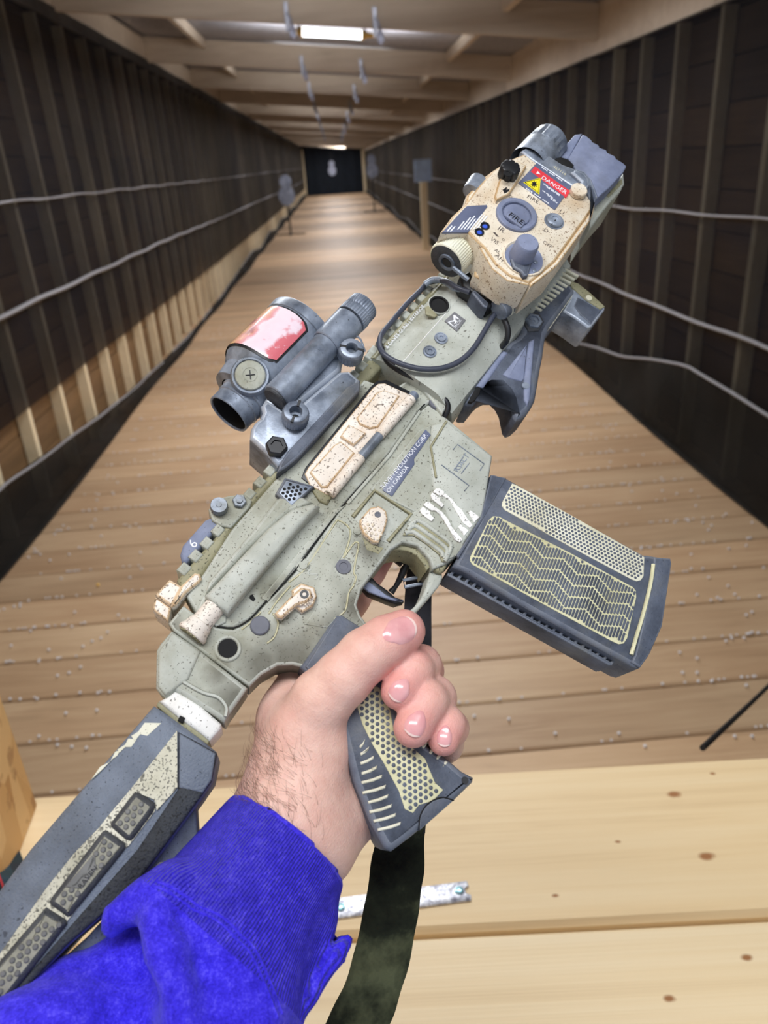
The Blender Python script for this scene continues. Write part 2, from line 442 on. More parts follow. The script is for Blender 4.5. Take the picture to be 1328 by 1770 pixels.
# ================================================================ targets in the lane
m_tgt = plain('target_paint', lin(176,184,206), .6, var=.3, scale=14)
m_tgd = plain('target_paint_worn', lin(128,134,150), .6, var=.5, scale=12)
m_iron = plain('dark_iron', lin(42,42,46), .5, .5)
def disc(M_, cx_, cz_, rx, rz, y0, y1, n=24):
    M_.add([(cx_+rx*math.cos(2*math.pi*i/n), yy, cz_+rz*math.sin(2*math.pi*i/n)) for yy in (y0, y1) for i in range(n)],
           [tuple(range(n)), tuple(range(2*n-1, n-1, -1))] + [(i, i+n, (i+1) % n+n, (i+1) % n) for i in range(n)])
def silhouette(loc, label, m, sc=1.0, stand=True, h=1.05):
    t = empty('silhouette_target', loc, label, 'target')
    q = Mesh(); disc(q, 0, h+.42*sc, .145*sc, .15*sc, -.01, .01); link('head_plate', q, m, t)
    q = Mesh(); disc(q, 0, h+.10*sc, .20*sc, .23*sc, -.012, .012); link('torso_plate', q, m, t)
    if stand:
        q = Mesh(); q.box((-.022, .014, .03), (.022, .05, h+.1)); link('post', q, m_iron, t, 0)
        q = Mesh(); q.box((-.38, 0, .002), (.38, .05, .03)); q.box((-.025, -.35, .002), (.025, .38, .031)); link('cross_base', q, m_iron, t, 0)
    else:
        q = Mesh(); q.box((-.02, .012, h+.1), (.02, .02, h+.9*sc)); link('hanger', q, m_iron, t, 0)
        q = Mesh(); q.box((-.015, .012, .0), (.015, .03, h+.1)); link('post', q, m_black, t, 0)
    return t
silhouette(tuple(on_z(503, 406, 0.0)[:2])+(0,), 'pale two-disc silhouette target on a dark cross stand beside the left screen', m_tgd, 1.05, h=.84)
silhouette(tuple(on_z(648, 366, 0.0)[:2])+(0,), 'grey two-disc silhouette target on a stand beside the right screen', m_tgd, 1.05, h=1.22)
silhouette((-.05, YEND-.42, 0), 'small white two-disc target hanging on the black end curtain', m_tgt, 1.15, stand=False, h=1.15)
t = empty('square_target', (1.66, 15.4, 0), 'pale blue square plate on a wooden post by the right screen', 'target')
q = Mesh(); q.box((-.062, -.04, 0), (.062, .04, 1.22)); link('post', q, m_stud, t, 0)
q = Mesh(); q.box((-.17, -.06, 1.20), (.15, -.041, 1.58), 0); link('plate', q, plain('blue_plate', lin(176,202,246), .5, var=.2, scale=8), t, 0)

# ================================================================ bench
BZ = .85
m_bench = wood('bench_pine', lin(196,150,92), lin(226,192,138), lin(240,216,172), (.9, 11, 22), rough=.55, rnd=.10)
m_bench2 = wood('bench_pine_near', lin(200,160,104), lin(229,200,150), lin(242,222,182), (.6, 16, 26), rough=.55, rnd=.10)
def worldpx(x, y, z): return on_z(x, y, z)
fa, fb = worldpx(800, 1334, BZ), worldpx(1328, 1305, BZ)      # far edge of the bench
ga, gb = worldpx(720, 1614, BZ), worldpx(1328, 1557, BZ)      # gap between the two boards
ed = (fb-fa)[:2]; ed /= np.linalg.norm(ed); BANG = math.atan2(ed[1], ed[0])
bench = empty('bench', (float(fa[0]), float(fa[1]), 0), 'pale pine plank bench across the bottom of the frame', 'bench')
bench.rotation_euler = (0, 0, BANG)
BD = abs(float((fa[:2]-ga[:2]) @ np.array([-ed[1], ed[0]])))
def board(name, y0, y1, m, lab=None):
    q = Mesh(); c = .006
    pts = [(y0, BZ-.038), (y1, BZ-.038), (y1, BZ-c), (y1-c, BZ), (y0+c, BZ), (y0, BZ-c)]
    q.add([(-1.25, a, b) for a, b in pts]+[(1.35, a, b) for a, b in pts], [tuple(range(6)), tuple(range(11, 5, -1))]+[(i, i+6, (i+1) % 6+6, (i+1) % 6) for i in range(6)])
    return link(name, q, m, bench, 0)
# knots in bench-local coordinates
def bl(x, y):
    p = on_z(x, y, BZ)[:2]-np.array(fa[:2]); return (float(p @ ed), float(p @ np.array([-ed[1], ed[0]])))
kn = [(*bl(1165, 1373), .009), (*bl(1222, 1480), .009), (*bl(1068, 1455), .004), (*bl(960, 1548), .004), (*bl(1232, 1337), .004)]
kn2 = [(*bl(1157, 1726), .006), (*bl(1290, 1655), .006)]
m_bench = wood('bench_pine', lin(180,138,86), lin(224,194,146), lin(236,214,174), (.9, 11, 22), kn, rough=.55, rnd=.10)
m_bench2 = wood('bench_pine_near', lin(176,136,86), lin(226,200,156), lin(240,222,188), (.5, 18, 30), kn2, rough=.55, rnd=.10)
board('top_plank', -BD+.003, 0, m_bench)
board('top_plank', -BD-.24, -BD-.003, m_bench2)
for xx in (-1.1, 1.2):
    for yy in (-.45, -.08):
        q = Mesh(); q.box((xx-.045, yy-.045, 0), (xx+.045, yy+.045, BZ-.10)); link('leg', q, m_stud, bench, 0)
q = Mesh(); q.box((-1.2, -.10, BZ-.14), (1.3, -.06, BZ-.039)); q.box((-1.2, -.44, BZ-.14), (1.3, -.40, BZ-.039)); link('rail', q, m_stud, bench, 0)

# mending plate with two screws
pa, pb = worldpx(574, 1573, BZ), worldpx(811, 1541, BZ)
dirp = (pb-pa)[:2]; Lp = float(np.linalg.norm(dirp)); dirp /= Lp
t = empty('mending_plate', (float(pb[0]), float(pb[1]), BZ), 'scratched zinc mending plate screwed to the bench behind the sling', 'metal plate')
t.rotation_euler = (0, 0, math.atan2(dirp[1], dirp[0]))
k = NT('zinc_plate'); f_ = k.noise(160, 4, .7)
m_zinc = k.fin(k.ramp(f_, [(.35, lin(120,118,130)), (.5, lin(196,196,206)), (.62, lin(236,236,240))]), .35, .6, k.bump(f_, .4, .001))
hw = .0125; q = Mesh()
q.prism([(-Lp-.06, -hw), (0, -hw), (.001, -.006), (-.004, -.003), (-.004, .003), (.001, .006), (0, hw), (-Lp-.06, hw)], .0002, .0025, .0006); link('plate', q, m_zinc, t)
m_screw = plain('screw_zinc', lin(150,196,206), .3, .6)
m_hole = plain('screw_recess', lin(24,40,52), .6)
for xs, ys in ((-.011, .001), (-Lp+.01, 0)):
    q = Mesh(); q.lathe((xs, ys, .0025), (0,0,1), [(0, .0052), (.0012, .0048), (.0016, .003), (.0008, .0022), (.0008, 0)], 20); link('screw', q, m_screw, t)

# oriented strand board partition at the left
k = NT('strand_board'); vo = k.n('ShaderNodeTexVoronoi'); vo.inputs['Scale'].default_value = 1
k.l(k.mapping((20, 26, 9), k.obj, rot=(.4,.2,.3)), vo.inputs['Vector'])
c_ = k.ramp(vo.outputs['Color'], [(.1, lin(190,140,84)), (.5, lin(220,176,118)), (.9, lin(238,204,150))])
c_ = k.mix(k.ramp(k.noise(30, 4), [(.36, (.7,)*3), (.44, (0,0,0))]), c_, lin(168,122,78))
m_osb = k.fin(c_, .7, 0, k.bump(vo.outputs['Distance'], .5, .004))
c0, c1 = worldpx(64, 1393, BZ), worldpx(34, 1474, BZ)
q = Mesh(); dv = (c1-c0)/np.linalg.norm(c1-c0)
A_ = c0; B_ = c0+dv*.9; th = np.array([-.012, 0, 0]); up = np.array([0, 0, 1.3])
q.add([A_, B_, B_+th, A_+th, A_+up, B_+up, B_+th+up, A_+th+up], [(0,1,2,3),(7,6,5,4),(0,4,5,1),(1,5,6,2),(2,6,7,3),(3,7,4,0)])
o = link('partition', q, m_osb, None, 0); tag(o, 'chipped strand board partition standing on the bench at the left edge', 'partition')
o.location = (0, 0, .001)

# black cord stretched from the bench towards the right screen
A_ = worldpx(1226, 1310, BZ-.03)+np.array([0, .02, 0]); B_ = on_x(1420, 1085, XR-.08)
q = Mesh(); q.tube([A_+(B_-A_)*i/12+np.array([0, 0, -.02*math.sin(math.pi*i/12)]) for i in range(13)], .0045, 8)
o = link('cord', q, plain('black_cord', lin(14,14,16), .6), None, 60); tag(o, 'thin black cord running from the bench edge to the right screen', 'cord')

# folded plaid cloth at the left edge of the bench
k = NT('plaid_cloth'); sp = k.n('ShaderNodeSeparateXYZ'); k.l(k.obj, sp.inputs[0])
def band(ax_, period, duty):
    return k.math('LESS_THAN', k.math('FRACT', k.math('DIVIDE', k.math('ADD', sp.outputs[ax_], 5.0), period)), duty)
c_ = k.mix(k.math('MULTIPLY', band(0, .03, .5), .6), lin(22,30,38), lin(30,64,78))
c_ = k.mix(k.math('MULTIPLY', band(1, .03, .5), .5), c_, lin(16,40,40))
c_ = k.mix(k.math('MULTIPLY', band(0, .03, .07), .9), c_, lin(190,44,50))
m_plaid = k.fin(c_, .85, 0, k.bump(k.noise(500, 2), .4, .001))
pc = worldpx(5, 1520, BZ); q = Mesh(); nn = 24; vs = []
for i in range(nn+1):
    for j in range(nn+1):
        x_, y_ = (i/nn-.5)*.20, (j/nn-.5)*.16
        r_ = max(abs(x_)/.10, abs(y_)/.08); hgt = .052*(1-r_**3)*(.75+.25*math.sin(x_*60+y_*30))+.003
        vs.append((x_, y_, max(.002, hgt)))
q.add(vs, [(i*(nn+1)+j, (i+1)*(nn+1)+j, (i+1)*(nn+1)+j+1, i*(nn+1)+j+1) for i in range(nn) for j in range(nn)])
o = link('plaid_cloth', q, m_plaid, None, 60); o.location = (float(pc[0])-.075, float(pc[1])-.02, BZ); o.rotation_euler = (0, 0, .6)
tag(o, 'crumpled dark plaid cloth with a red stripe at the left of the bench', 'cloth')

# plastic pellets on the floor and the bench
m_bb = plain('white_pellet', lin(232,230,232), .25, var=.04); m_bby = plain('yellow_pellet', lin(240,196,96), .25, var=.04)
q = Mesh(); RB = .0052
q.lathe((0,0,0), (0,0,1), [(-RB,0)]+[(-RB*math.cos(math.pi*i/6), RB*math.sin(math.pi*i/6)) for i in range(1,6)]+[(RB,0)], 10)
bbme = q.make('pellet'); bbme.materials.append(m_bb); bbme.polygons.foreach_set('use_smooth', [True]*len(bbme.polygons))
def bb(x, y, z=.0, m=None, lab=None, grp='white pellets on the floor', cat='pellet'):
    o = bpy.data.objects.new('pellet', bbme); COL.objects.link(o); o.location = (x, y, z+RB+.0005)
    tag(o, lab or 'tiny white plastic pellet lying on the plank floor', cat, grp); return o
seams = [.81+(PW+PG)*i-.0035 for i in range(40)]
NB = 0; spots = []
for px_, py_ in [(85,1125),(310,1010),(50,1040),(205,1065),(125,1085),(130,1060),(160,1110),(175,1105),(100,1140),(120,1165),(140,1155),(100,1170),(65,1210),(170,1200),(190,1198),(168,1230),(68,1275),(100,1290),(125,1293),(150,1295),(20,1118),(18,1145),(25,1050),(35,1050),(110,910),(165,900),(225,912),(290,935),(60,950),(70,960),(50,965),(120,960),(95,925),(245,985),(225,1000),(1215,985),(1225,1000),(1195,960),(1260,950),(1290,945),(1205,1030),(1240,1035),(1255,1110),(1265,1105),(1175,1130),(1205,1140),(1180,1165),(1300,1060),(1300,1095),(1290,1065),(960,1270),(880,1245),(845,1300),(820,1240),(1070,1270),(1115,1292),(1270,1275),(1300,1275),(1290,1187),(1205,1165),(1230,1180),(1105,880),(1055,800),(1145,850),(1170,855),(1195,850),(1215,905),(1230,910),(1255,890),(1300,905),(1130,1060),(1195,985)]:
    p = on_z(px_, py_, 0); spots.append((float(p[0]), float(p[1])))
while len(spots) < 150:
    s_ = rng.choice([-1, 1]); yy = float(rng.uniform(1.9, 5.5)); xx = float(s_*(1.62-abs(rng.normal(0, .35))))
    if -1.58 < xx < 1.78: spots.append((xx, yy))
while len(spots) < 299:
    yy = float(rng.choice(seams[5:22])); c_ = float(rng.choice([-1.2, -.9, .4, 1.0, 1.4, -1.45])); xx = c_+float(rng.normal(0, .16))
    if -1.58 < xx < 1.78: spots.append((xx, yy+float(rng.uniform(-.002, .002))))
for x_, y_ in spots: bb(x_, y_, .0)
p = on_z(170, 1013, 0); o = bb(float(p[0]), float(p[1]), 0, None, 'single yellow plastic pellet on the plank floor at left', 'x'); o.data = bbme.copy(); o.data.materials[0] = m_bby; o.scale = (1.3,)*3; o.location.z += .001
del o['group']
for (a, b), l_ in zip([(205, 1418), (212, 1430)], ['white pellet on the bench left of the stock, the farther of two', 'white pellet on the bench left of the stock, the nearer of two']):
    p = on_z(a, b, BZ); o = bb(float(p[0]), float(p[1]), BZ, None, l_, 'x'); del o['group']
# rows of pellets wedged in the far seams: too many and small to count
q = Mesh()
for i in range(1500):
    yy = float(rng.choice(seams[4:36])); xx = float(rng.uniform(-1.55, 1.75)) if i % 3 else float(rng.choice([-1.3, 1.2]))+float(rng.normal(0, .2))
    if not -1.58 < xx < 1.78: continue
    r_ = .0052; q.add([(xx+r_, yy, r_), (xx-r_, yy, r_), (xx, yy+r_, r_), (xx, yy-r_, r_), (xx, yy, 2*r_), (xx, yy, 0)], [(0,2,4),(2,1,4),(1,3,4),(3,0,4),(2,0,5),(1,2,5),(3,1,5),(0,3,5)])
o = link('pellet_drift', q, m_bb, None, 0); tag(o, 'drifts of tiny white pellets caught in the floor seams', 'pellets', None, 'stuff')
# ================================================================ the replica rifle
# gun frame: x forward along the barrel, y up, z out of the side that faces the camera
def cam2w(v): return RCAM @ np.array(v, float)
_s = .4; _c = math.sqrt(1-_s*_s); _d = np.array([.623, -.782, 0]); _d /= np.linalg.norm(_d)
GU = np.array([_d[0]*_c, _d[1]*_c, _s]); _n0 = np.array([0, 0, -1.])+GU*GU[2]; _n0 /= np.linalg.norm(_n0)
_r = math.radians(6); GN = _n0*math.cos(_r)+np.cross(_n0, GU)*math.sin(_r); GV = np.cross(GN, GU)
GB = np.array([cam2w(GU), cam2w(GV), cam2w(GN)]).T
GO = CAM+cam2w(np.array([(450-CX)/FPX, (1080-CY)/FPX, 1])*.365)-GB[:, 2]*.0125
def gp(x, y, w):
    r = GB.T @ ray(x, y); o = GB.T @ (CAM-GO); return o+r*((w-o[2])/r[2])
def g2w(p): return GO+GB @ np.array(p, float)
rifle = empty('toy_rifle', (0, 0, 0), 'worn green and tan toy rifle held up in front of the lane', 'toy rifle')
_m = Matrix.Identity(4)
for i in range(3):
    for j in range(3): _m[i][j] = GB[i, j]
    _m[i][3] = GO[i]
rifle.matrix_world = _m

# ---- materials
def painted(name, c1, c2, dirt, spk=lin(52,50,40), s_amt=.62, rough=.55, scale=55, bumps=.12, edge=None, metal=0.0, spray=()):
    k = NT(name)
    f = k.noise(scale, 5, .6); col = k.ramp(f, [(.32, c1), (.68, c2)])
    col = k.mix(k.ramp(k.noise(28, 5, .65, k.mapping(loc=(3,1,2))), [(.50, (0,0,0)), (.72, (.75,)*3)]), col, dirt)
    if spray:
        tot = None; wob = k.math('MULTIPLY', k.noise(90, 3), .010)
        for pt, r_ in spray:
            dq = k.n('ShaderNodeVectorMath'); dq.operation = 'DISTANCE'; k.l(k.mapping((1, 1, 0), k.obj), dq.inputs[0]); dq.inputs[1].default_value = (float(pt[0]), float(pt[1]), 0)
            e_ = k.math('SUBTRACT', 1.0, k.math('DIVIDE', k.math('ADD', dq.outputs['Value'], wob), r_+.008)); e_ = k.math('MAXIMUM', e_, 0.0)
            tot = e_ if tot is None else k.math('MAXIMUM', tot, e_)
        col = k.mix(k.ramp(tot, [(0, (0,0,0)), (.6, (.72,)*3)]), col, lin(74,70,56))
    dens = k.math('MULTIPLY', k.math('SUBTRACT', k.noise(24, 3), .5), .16)
    sp = k.math('ADD', k.noise(1000, 1, .4), dens); col = k.mix(k.ramp(sp, [(s_amt+.03, (0,0,0)), (s_amt+.07, (.8,)*3)]), col, spk)
    sp2 = k.math('ADD', k.noise(420, 1, .3, k.mapping(loc=(7,4,1))), dens); col = k.mix(k.ramp(sp2, [(s_amt+.09, (0,0,0)), (s_amt+.13, (.75,)*3)]), col, spk)
    return k.fin(col, rough, metal, k.bump(k.noise(900, 2), bumps, .0006), .4)
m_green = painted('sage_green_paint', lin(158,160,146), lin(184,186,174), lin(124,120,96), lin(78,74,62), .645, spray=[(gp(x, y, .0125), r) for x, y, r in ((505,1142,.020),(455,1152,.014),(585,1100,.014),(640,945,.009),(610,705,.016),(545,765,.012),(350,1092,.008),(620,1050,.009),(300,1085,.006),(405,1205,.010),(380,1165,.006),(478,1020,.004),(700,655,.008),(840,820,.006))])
m_green2 = painted('sage_green_paint_light', lin(170,173,162), lin(196,199,190), lin(138,134,110), lin(80,76,64), .655)
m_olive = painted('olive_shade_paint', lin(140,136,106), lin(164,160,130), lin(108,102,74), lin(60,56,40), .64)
m_tan = painted('cream_tan_paint', lin(228,216,202), lin(242,234,224), lin(212,186,156), lin(96,78,64), .615)
m_tane = painted('cream_tan_paint_worn', lin(206,176,138), lin(226,202,170), lin(170,128,84), lin(84,62,46), .60)
m_sand = painted('sand_paint', lin(214,200,176), lin(234,224,206), lin(190,160,122), lin(120,88,58), .62)
m_sande = painted('sand_paint_worn', lin(190,158,114), lin(214,188,150), lin(160,120,76), lin(100,70,44), .62)
m_white = painted('white_paint', lin(228,226,222), lin(246,245,242), lin(212,206,194), lin(90,84,76), .64)
m_poly = painted('slate_polymer', lin(52,57,69), lin(98,106,122), lin(112,112,108), lin(40,43,50), .70, .55, 42, .3)
m_polye = painted('slate_polymer_worn', lin(92,98,112), lin(120,126,138), lin(120,118,110), lin(50,54,60), .72, .5, 60, .3)
m_stock = painted('gritty_slate_polymer', lin(96,104,118), lin(124,133,148), lin(88,92,98), lin(56,60,68), .66, .65, 40, .9)
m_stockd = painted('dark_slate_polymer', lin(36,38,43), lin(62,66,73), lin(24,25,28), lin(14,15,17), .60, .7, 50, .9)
m_metal = painted('worn_grey_metal', lin(90,99,114), lin(166,176,192), lin(84,84,74), lin(52,54,60), .70, .36, 60, .1, None, .25)
m_metale = painted('bare_metal_edge', lin(168,176,190), lin(196,204,216), lin(140,140,130), lin(80,82,86), .70, .38, 60, .1, None, .3)
m_spray = painted('speckled_cream_overspray', lin(196,192,170), lin(226,222,204), lin(150,146,126), lin(84,82,74), .555)
m_dark = plain('black_polymer', lin(26,27,31), .42, scale=120)
m_hole2 = plain('black_recess', lin(8,8,10), .8)
m_rub = plain('dark_rubber', lin(66,68,72), .6, scale=200, bumps=.3)
m_yel = painted('pale_yellow_paint', lin(208,204,162), lin(226,222,186), lin(176,168,120), lin(120,112,70), .70)
m_cream = painted('pale_cream_paint', lin(214,210,184), lin(232,230,212), lin(184,176,136), lin(120,112,86), .68)
m_bluegrey = painted('blue_grey_paint', lin(112,120,146), lin(140,148,174), lin(96,100,110), lin(60,64,80), .70)
m_text = plain('white_print', lin(236,238,244), .5, var=.05)
m_textd = plain('dark_print', lin(92,82,76), .6, var=.1)
m_label = plain('slate_label', lin(98,105,130), .4, var=.15)
m_olive2 = painted('yellowed_edge_paint', lin(186,182,146), lin(204,200,168), lin(160,154,116), lin(90,84,60), .66)
EDGE.update({m_tan: m_tane, m_sand: m_sande, m_poly: m_polye, m_metal: m_metale, m_green: m_green2})
m_pin = plain('dull_pin', lin(104,106,116), .6, .0, var=.1, scale=200)
m_cable = plain('grey_cable', lin(66,70,84), .4, var=.15)

def plate(name, pts, w1, w0, ch=.0006, m=None, parent=rifle, kind=None, label=None, ang=40, px=True, ch0=0.0):
    """traced outline(s) at depth w1 extruded back to w0"""
    q = Mesh()
    for p in (pts if isinstance(pts[0][0], (list, tuple)) else [pts]):
        q.prism([tuple(gp(x, y, w1)[:2]) for x, y in p] if px else p, w0, w1, ch, ch0)
    return link(name, q, m, parent, ang, kind, label)
def lth(name, x, y, w, prof, m, parent=rifle, seg=32, knurl=None, ax=(0,0,1), label=None, ang=35):
    q = Mesh(); q.lathe(gp(x, y, w), ax, prof, seg, knurl); return link(name, q, m, parent, ang, None, label)
def wire(name, pts, r, m, parent=rifle, k=6, seg=8, closed=False, label=None, kind=None):
    q = Mesh(); P = [gp(*p) for p in pts]; q.tube(smooth_path(P, k, closed) if k > 1 else P, r, seg, True, closed); return link(name, q, m, parent, 60, kind, label)
def hexgrid(poly, pitch, margin, d0, d1):
    """lattice points inside a traced polygon (local xy), first lattice direction along d0->d1"""
    a = np.array(d1)-np.array(d0); a = a[:2]/np.linalg.norm(a[:2]); b = np.array([-a[1], a[0]])
    ip = inset(ccw(poly), margin); c = np.mean(np.array(poly), 0)[:2]; out = []
    for i in range(-70, 71):
        for j in range(-70, 71):
            p = c+a*(i+.5*(j % 2))*pitch+b*j*pitch*.866
            if inpoly(p[0], p[1], ip): out.append(p)
    return out
def dots(name, pts, w, r, h, m, parent, seg=8, kind='stuff'):
    q = Mesh()
    for p in pts: q.lathe((p[0], p[1], w), (0,0,1), [(0, r), (h*.7, r), (h, r*.7), (h, 0)] if h > 0 else [(0, r), (.00015, r), (.00015, 0)], seg)
    return link(name, q, m, parent, 40, kind)
def L2(pts, w): return [tuple(gp(x, y, w)[:2]) for x, y in pts]
def text(name, s, p0, p1, w, m, parent=rifle, sy=1.0, ext=.00012, kind=None):
    cu = bpy.data.curves.new(name, 'FONT'); cu.body = s; cu.size = 1; cu.extrude = 0; cu.resolution_u = 2
    o = bpy.data.objects.new(name, cu); COL.objects.link(o)
    dg = bpy.context.evaluated_depsgraph_get(); dg.update()
    me = bpy.data.meshes.new_from_object(o.evaluated_get(dg)); bpy.data.objects.remove(o)
    n = len(me.vertices); co = np.zeros(n*3); me.vertices.foreach_get('co', co); co = co.reshape(-1, 3)
    a, b = gp(*p0, w), gp(*p1, w); d = b-a; L = np.linalg.norm(d); d /= L; up = np.cross([0,0,1.], d)
    x0, x1 = co[:, 0].min(), co[:, 0].max(); sc = L/max(x1-x0, 1e-6)
    v = a+np.outer((co[:, 0]-x0)*sc, d)+np.outer(co[:, 1]*sc*sy, up)+np.array([0, 0, ext])
    me.vertices.foreach_set('co', v.ravel()); me.update()
    return link(name, me, m, parent, 0, kind)

HW = .0125
# ---------------------------------------------------------------- upper receiver
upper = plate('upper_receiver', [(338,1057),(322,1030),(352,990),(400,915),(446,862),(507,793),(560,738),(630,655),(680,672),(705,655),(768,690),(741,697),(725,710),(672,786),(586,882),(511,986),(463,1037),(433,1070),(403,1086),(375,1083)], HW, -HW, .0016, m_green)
plate('top_rail_base', [(305,1002),(392,905),(437,849),(505,775),(575,700),(645,611),(668,628),(630,665),(560,742),(507,797),(446,866),(400,919),(352,994),(322,1032)], .0095, -.0095, .002, m_olive, upper)
q = Mesh(); a_, b_ = gp(310, 995, .0105), gp(650, 606, .0105)
for i in range(20):
    c_ = a_+(b_-a_)*(i+.5)/20; q.prism([(c_[0]-.0028, c_[1]-.002), (c_[0]+.0028, c_[1]-.002), (c_[0]+.0028, c_[1]+.0032), (c_[0]-.0028, c_[1]+.0032)], -.0105, .0105, .0012, .0012)
link('rail_teeth', q, m_green, upper, 40, 'stuff')
# shell deflector wedge and forward assist
plate('deflector', [(354,1029),(420,958),(463,912),(505,878),(541,868),(554,873),(520,908),(470,968),(430,1016),(394,1061)], .0205, .011, .0022, m_green2, upper)
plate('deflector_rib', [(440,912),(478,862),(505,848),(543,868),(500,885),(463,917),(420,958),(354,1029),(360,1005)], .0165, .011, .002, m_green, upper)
q = Mesh(); q.lathe(gp(366,1056,.0135), (-1, 0, -.02), [(-.006, .0052), (.0070, .0052), (.0074, .0058), (.0116, .0068), (.0126, .0075), (.0142, .0075), (.0147, .0070), (.0147, 0)], 32)
fa_ = link('forward_assist', q, m_tan, upper, 35, None, 'cream forward assist button')
q = Mesh(); c_ = gp(366,1056,.0135)+np.array([-.0147, 0, .0003])
for i in range(-3, 4):
    for j in range(-3, 4):
        if (i+.5*(j % 2))**2+(j*.87)**2 < 10: q.lathe(c_+np.array([0, i+.5*(j % 2), j*.87])*.0019, (-1, 0, 0), [(0, .0009), (.0007, .0006), (.0007, 0)], 6)
link('button_studs', q, m_olive, fa_, 40, 'stuff')
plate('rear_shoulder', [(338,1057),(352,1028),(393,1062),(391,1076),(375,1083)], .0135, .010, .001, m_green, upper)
# vent grille
vent = plate('vent_frame', [(476,853),(493,824.5),(544,839.5),(505,877)], .0166, .010, .001, m_poly, upper)
plate('vent_recess', [(483,852),(495,831),(538,842),(504,873)], .01675, .0160, .0002, m_metal, vent)
dots('vent_holes', hexgrid(L2([(483,852),(495,831),(538,842),(504,873)], .0168), .00235, .0011, gp(483,852,.017), gp(504,873,.017)), .01676, .00085, -1, m_hole2, vent, 10)
# ejection port cover
port = plate('port_frame', [(521,826),(528,808),(641,668),(652,658),(668,656),(709,676),(716,694),(575,858),(566,862)], .0131, .010, .0004, m_dark, upper)
cover = plate('dust_cover', [(527,819),(533,808),(644,671),(654,663),(665,662),(705,680),(711,691),(573,850),(566,856),(536,839)], .0142, .011, .0005, m_tan, port, None, 'cream speckled dust cover')
plate('cover_panel', [[(616,722),(651,678),(663,673),(692,683),(654,738),(640,741),(622,733)], [(535,816),(578,768),(590,762),(614,782),(566,842),(556,843)]], .0154, .0140, .0009, m_tan, cover)
plate('cover_latch', [(588,754),(603,733),(634,748),(612,770)], .0162, .0140, .0008, m_tan, cover)
def gcyl(name, p0, p1, r, m, parent, seg=20, w=0, rim=0.0):
    a, b = gp(*p0), gp(*p1); L = np.linalg.norm(b-a); q = Mesh()
    q.lathe(a, b-a, [(0, 0), (0, r-.0004), (.0004, r), (L-.0004, r), (L, r-.0004), (L, 0)], seg); return link(name, q, m, parent, 35)
gcyl('hinge_tube', (570,855,.0150), (624,790,.0150), .0030, m_tan, cover)
gcyl('hinge_tube', (656,752,.0150), (712,688,.0150), .0030, m_tan, cover)
gcyl('hinge_rod', (620,795,.0148), (660,748,.0148), .0026, m_metal, cover)
gcyl('hinge_end', (709,691,.0150), (718,681,.0150), .0028, m_metal, cover)
plate('hinge_block', [(540,848),(549,841),(575,857),(566,872),(552,866)], .0140, .010, .0008, m_olive, upper)
plate('rail_lip', [(598,873),(586,884),(463,1039),(452,1034),(577,880)], .0132, .011, .0004, m_green, upper)
plate('seam_strip', [(599,868),(672,784),(725,708),(729,711),(676,788),(603,872)], .0134, .0120, .0003, m_green2, upper)
wire('seam_groove', [(735,699,.0128),(725,709,.0128),(672,785,.0128),(586,882,.0128),(511,985,.0128),(463,1036,.0128),(433,1069,.0128),(405,1085,.0128),(375,1082,.0128)], .0004, m_hole2, upper, 3, 6)
plate('warning_mark', [(432,1029),(437,1027),(442,1036),(438,1040),(431,1034)], .01262, .0120, .0001, m_hole2, upper)
# charging handle
ch = plate('charging_handle', [(268,1028),(293,1001),(316,1014),(297,1049)], .0125, -.013, .0012, m_tan, upper, None, 'cream charging handle')
plate('handle_base', [(264,1054),(268,1030),(296,1050),(291,1075)], .0100, -.012, .001, m_tan, ch)
plate('latch_lever', [(297,1049),(313,1012),(336,990),(345,991),(349,1000),(345,1006),(322,1024),(304,1046)], .0150, .008, .0011, m_tan, ch)
dots('lever_studs', hexgrid(L2([(299,1046),(312,1020),(330,1010),(305,1044)], .0125), .0017, .0002, gp(299,1046,.0125), gp(320,1020,.0125)), .0125, .0006, .0005, m_sand, ch, 6)
# folded rear sight
sight = plate('rear_sight', [(240+x/3.32, 820+y/3.32) for x, y in ((400,200),(440,140),(520,120),(600,110),(650,148),(640,182),(528,306),(470,292),(420,262))], .0112, -.010, .001, m_green, upper, None, 'folded rear sight')
plate('sight_arm', [(311,959),(316,942),(355,898),(368,893),(382,904),(352,940),(321,975),(314,970)], .009, -.009, .0016, m_bluegrey, sight)
lth('sight_knob', 379, 879, .0112, [(0, .0044), (.0045, .0044), (.0050, .0040), (.0050, .0014), (.0054, .0013), (.0054, 0)], m_metal, sight, 36, ((0, 1), .0003))
lth('sight_nut', 414, 868, .0112, [(0, .0036), (.002, .0036), (.0024, .0032), (.0024, .0018), (.0034, .0018), (.0034, 0)], m_metal, sight, 6, ang=20)
text('sight_mark', '6', (336,948), (343,941), .00905, m_text, sight)

# ---------------------------------------------------------------- lower receiver
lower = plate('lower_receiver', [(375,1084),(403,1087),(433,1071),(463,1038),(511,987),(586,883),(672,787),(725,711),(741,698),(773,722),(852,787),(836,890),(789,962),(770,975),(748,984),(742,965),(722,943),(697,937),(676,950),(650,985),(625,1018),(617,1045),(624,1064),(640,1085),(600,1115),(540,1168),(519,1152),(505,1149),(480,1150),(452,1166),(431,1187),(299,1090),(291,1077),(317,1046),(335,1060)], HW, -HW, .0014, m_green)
plate('magazine_well', [(746,734),(773,727),(852,787),(836,889),(800,945),(748,842),(742,774)], .0141, .010, .0016, m_green2, lower)
plate('magazine_well_wall', [(640,846),(674,806),(725,742),(746,734),(743,775),(751,842),(806,940),(789,961),(770,968),(757,952),(726,912),(700,896),(716,884)], .01335, .011, .0008, m_green, lower)
wire('well_crease', [(772,728,.0142),(745,772,.0142),(754,826,.0142)], .0007, m_olive, lower, 1, 6)
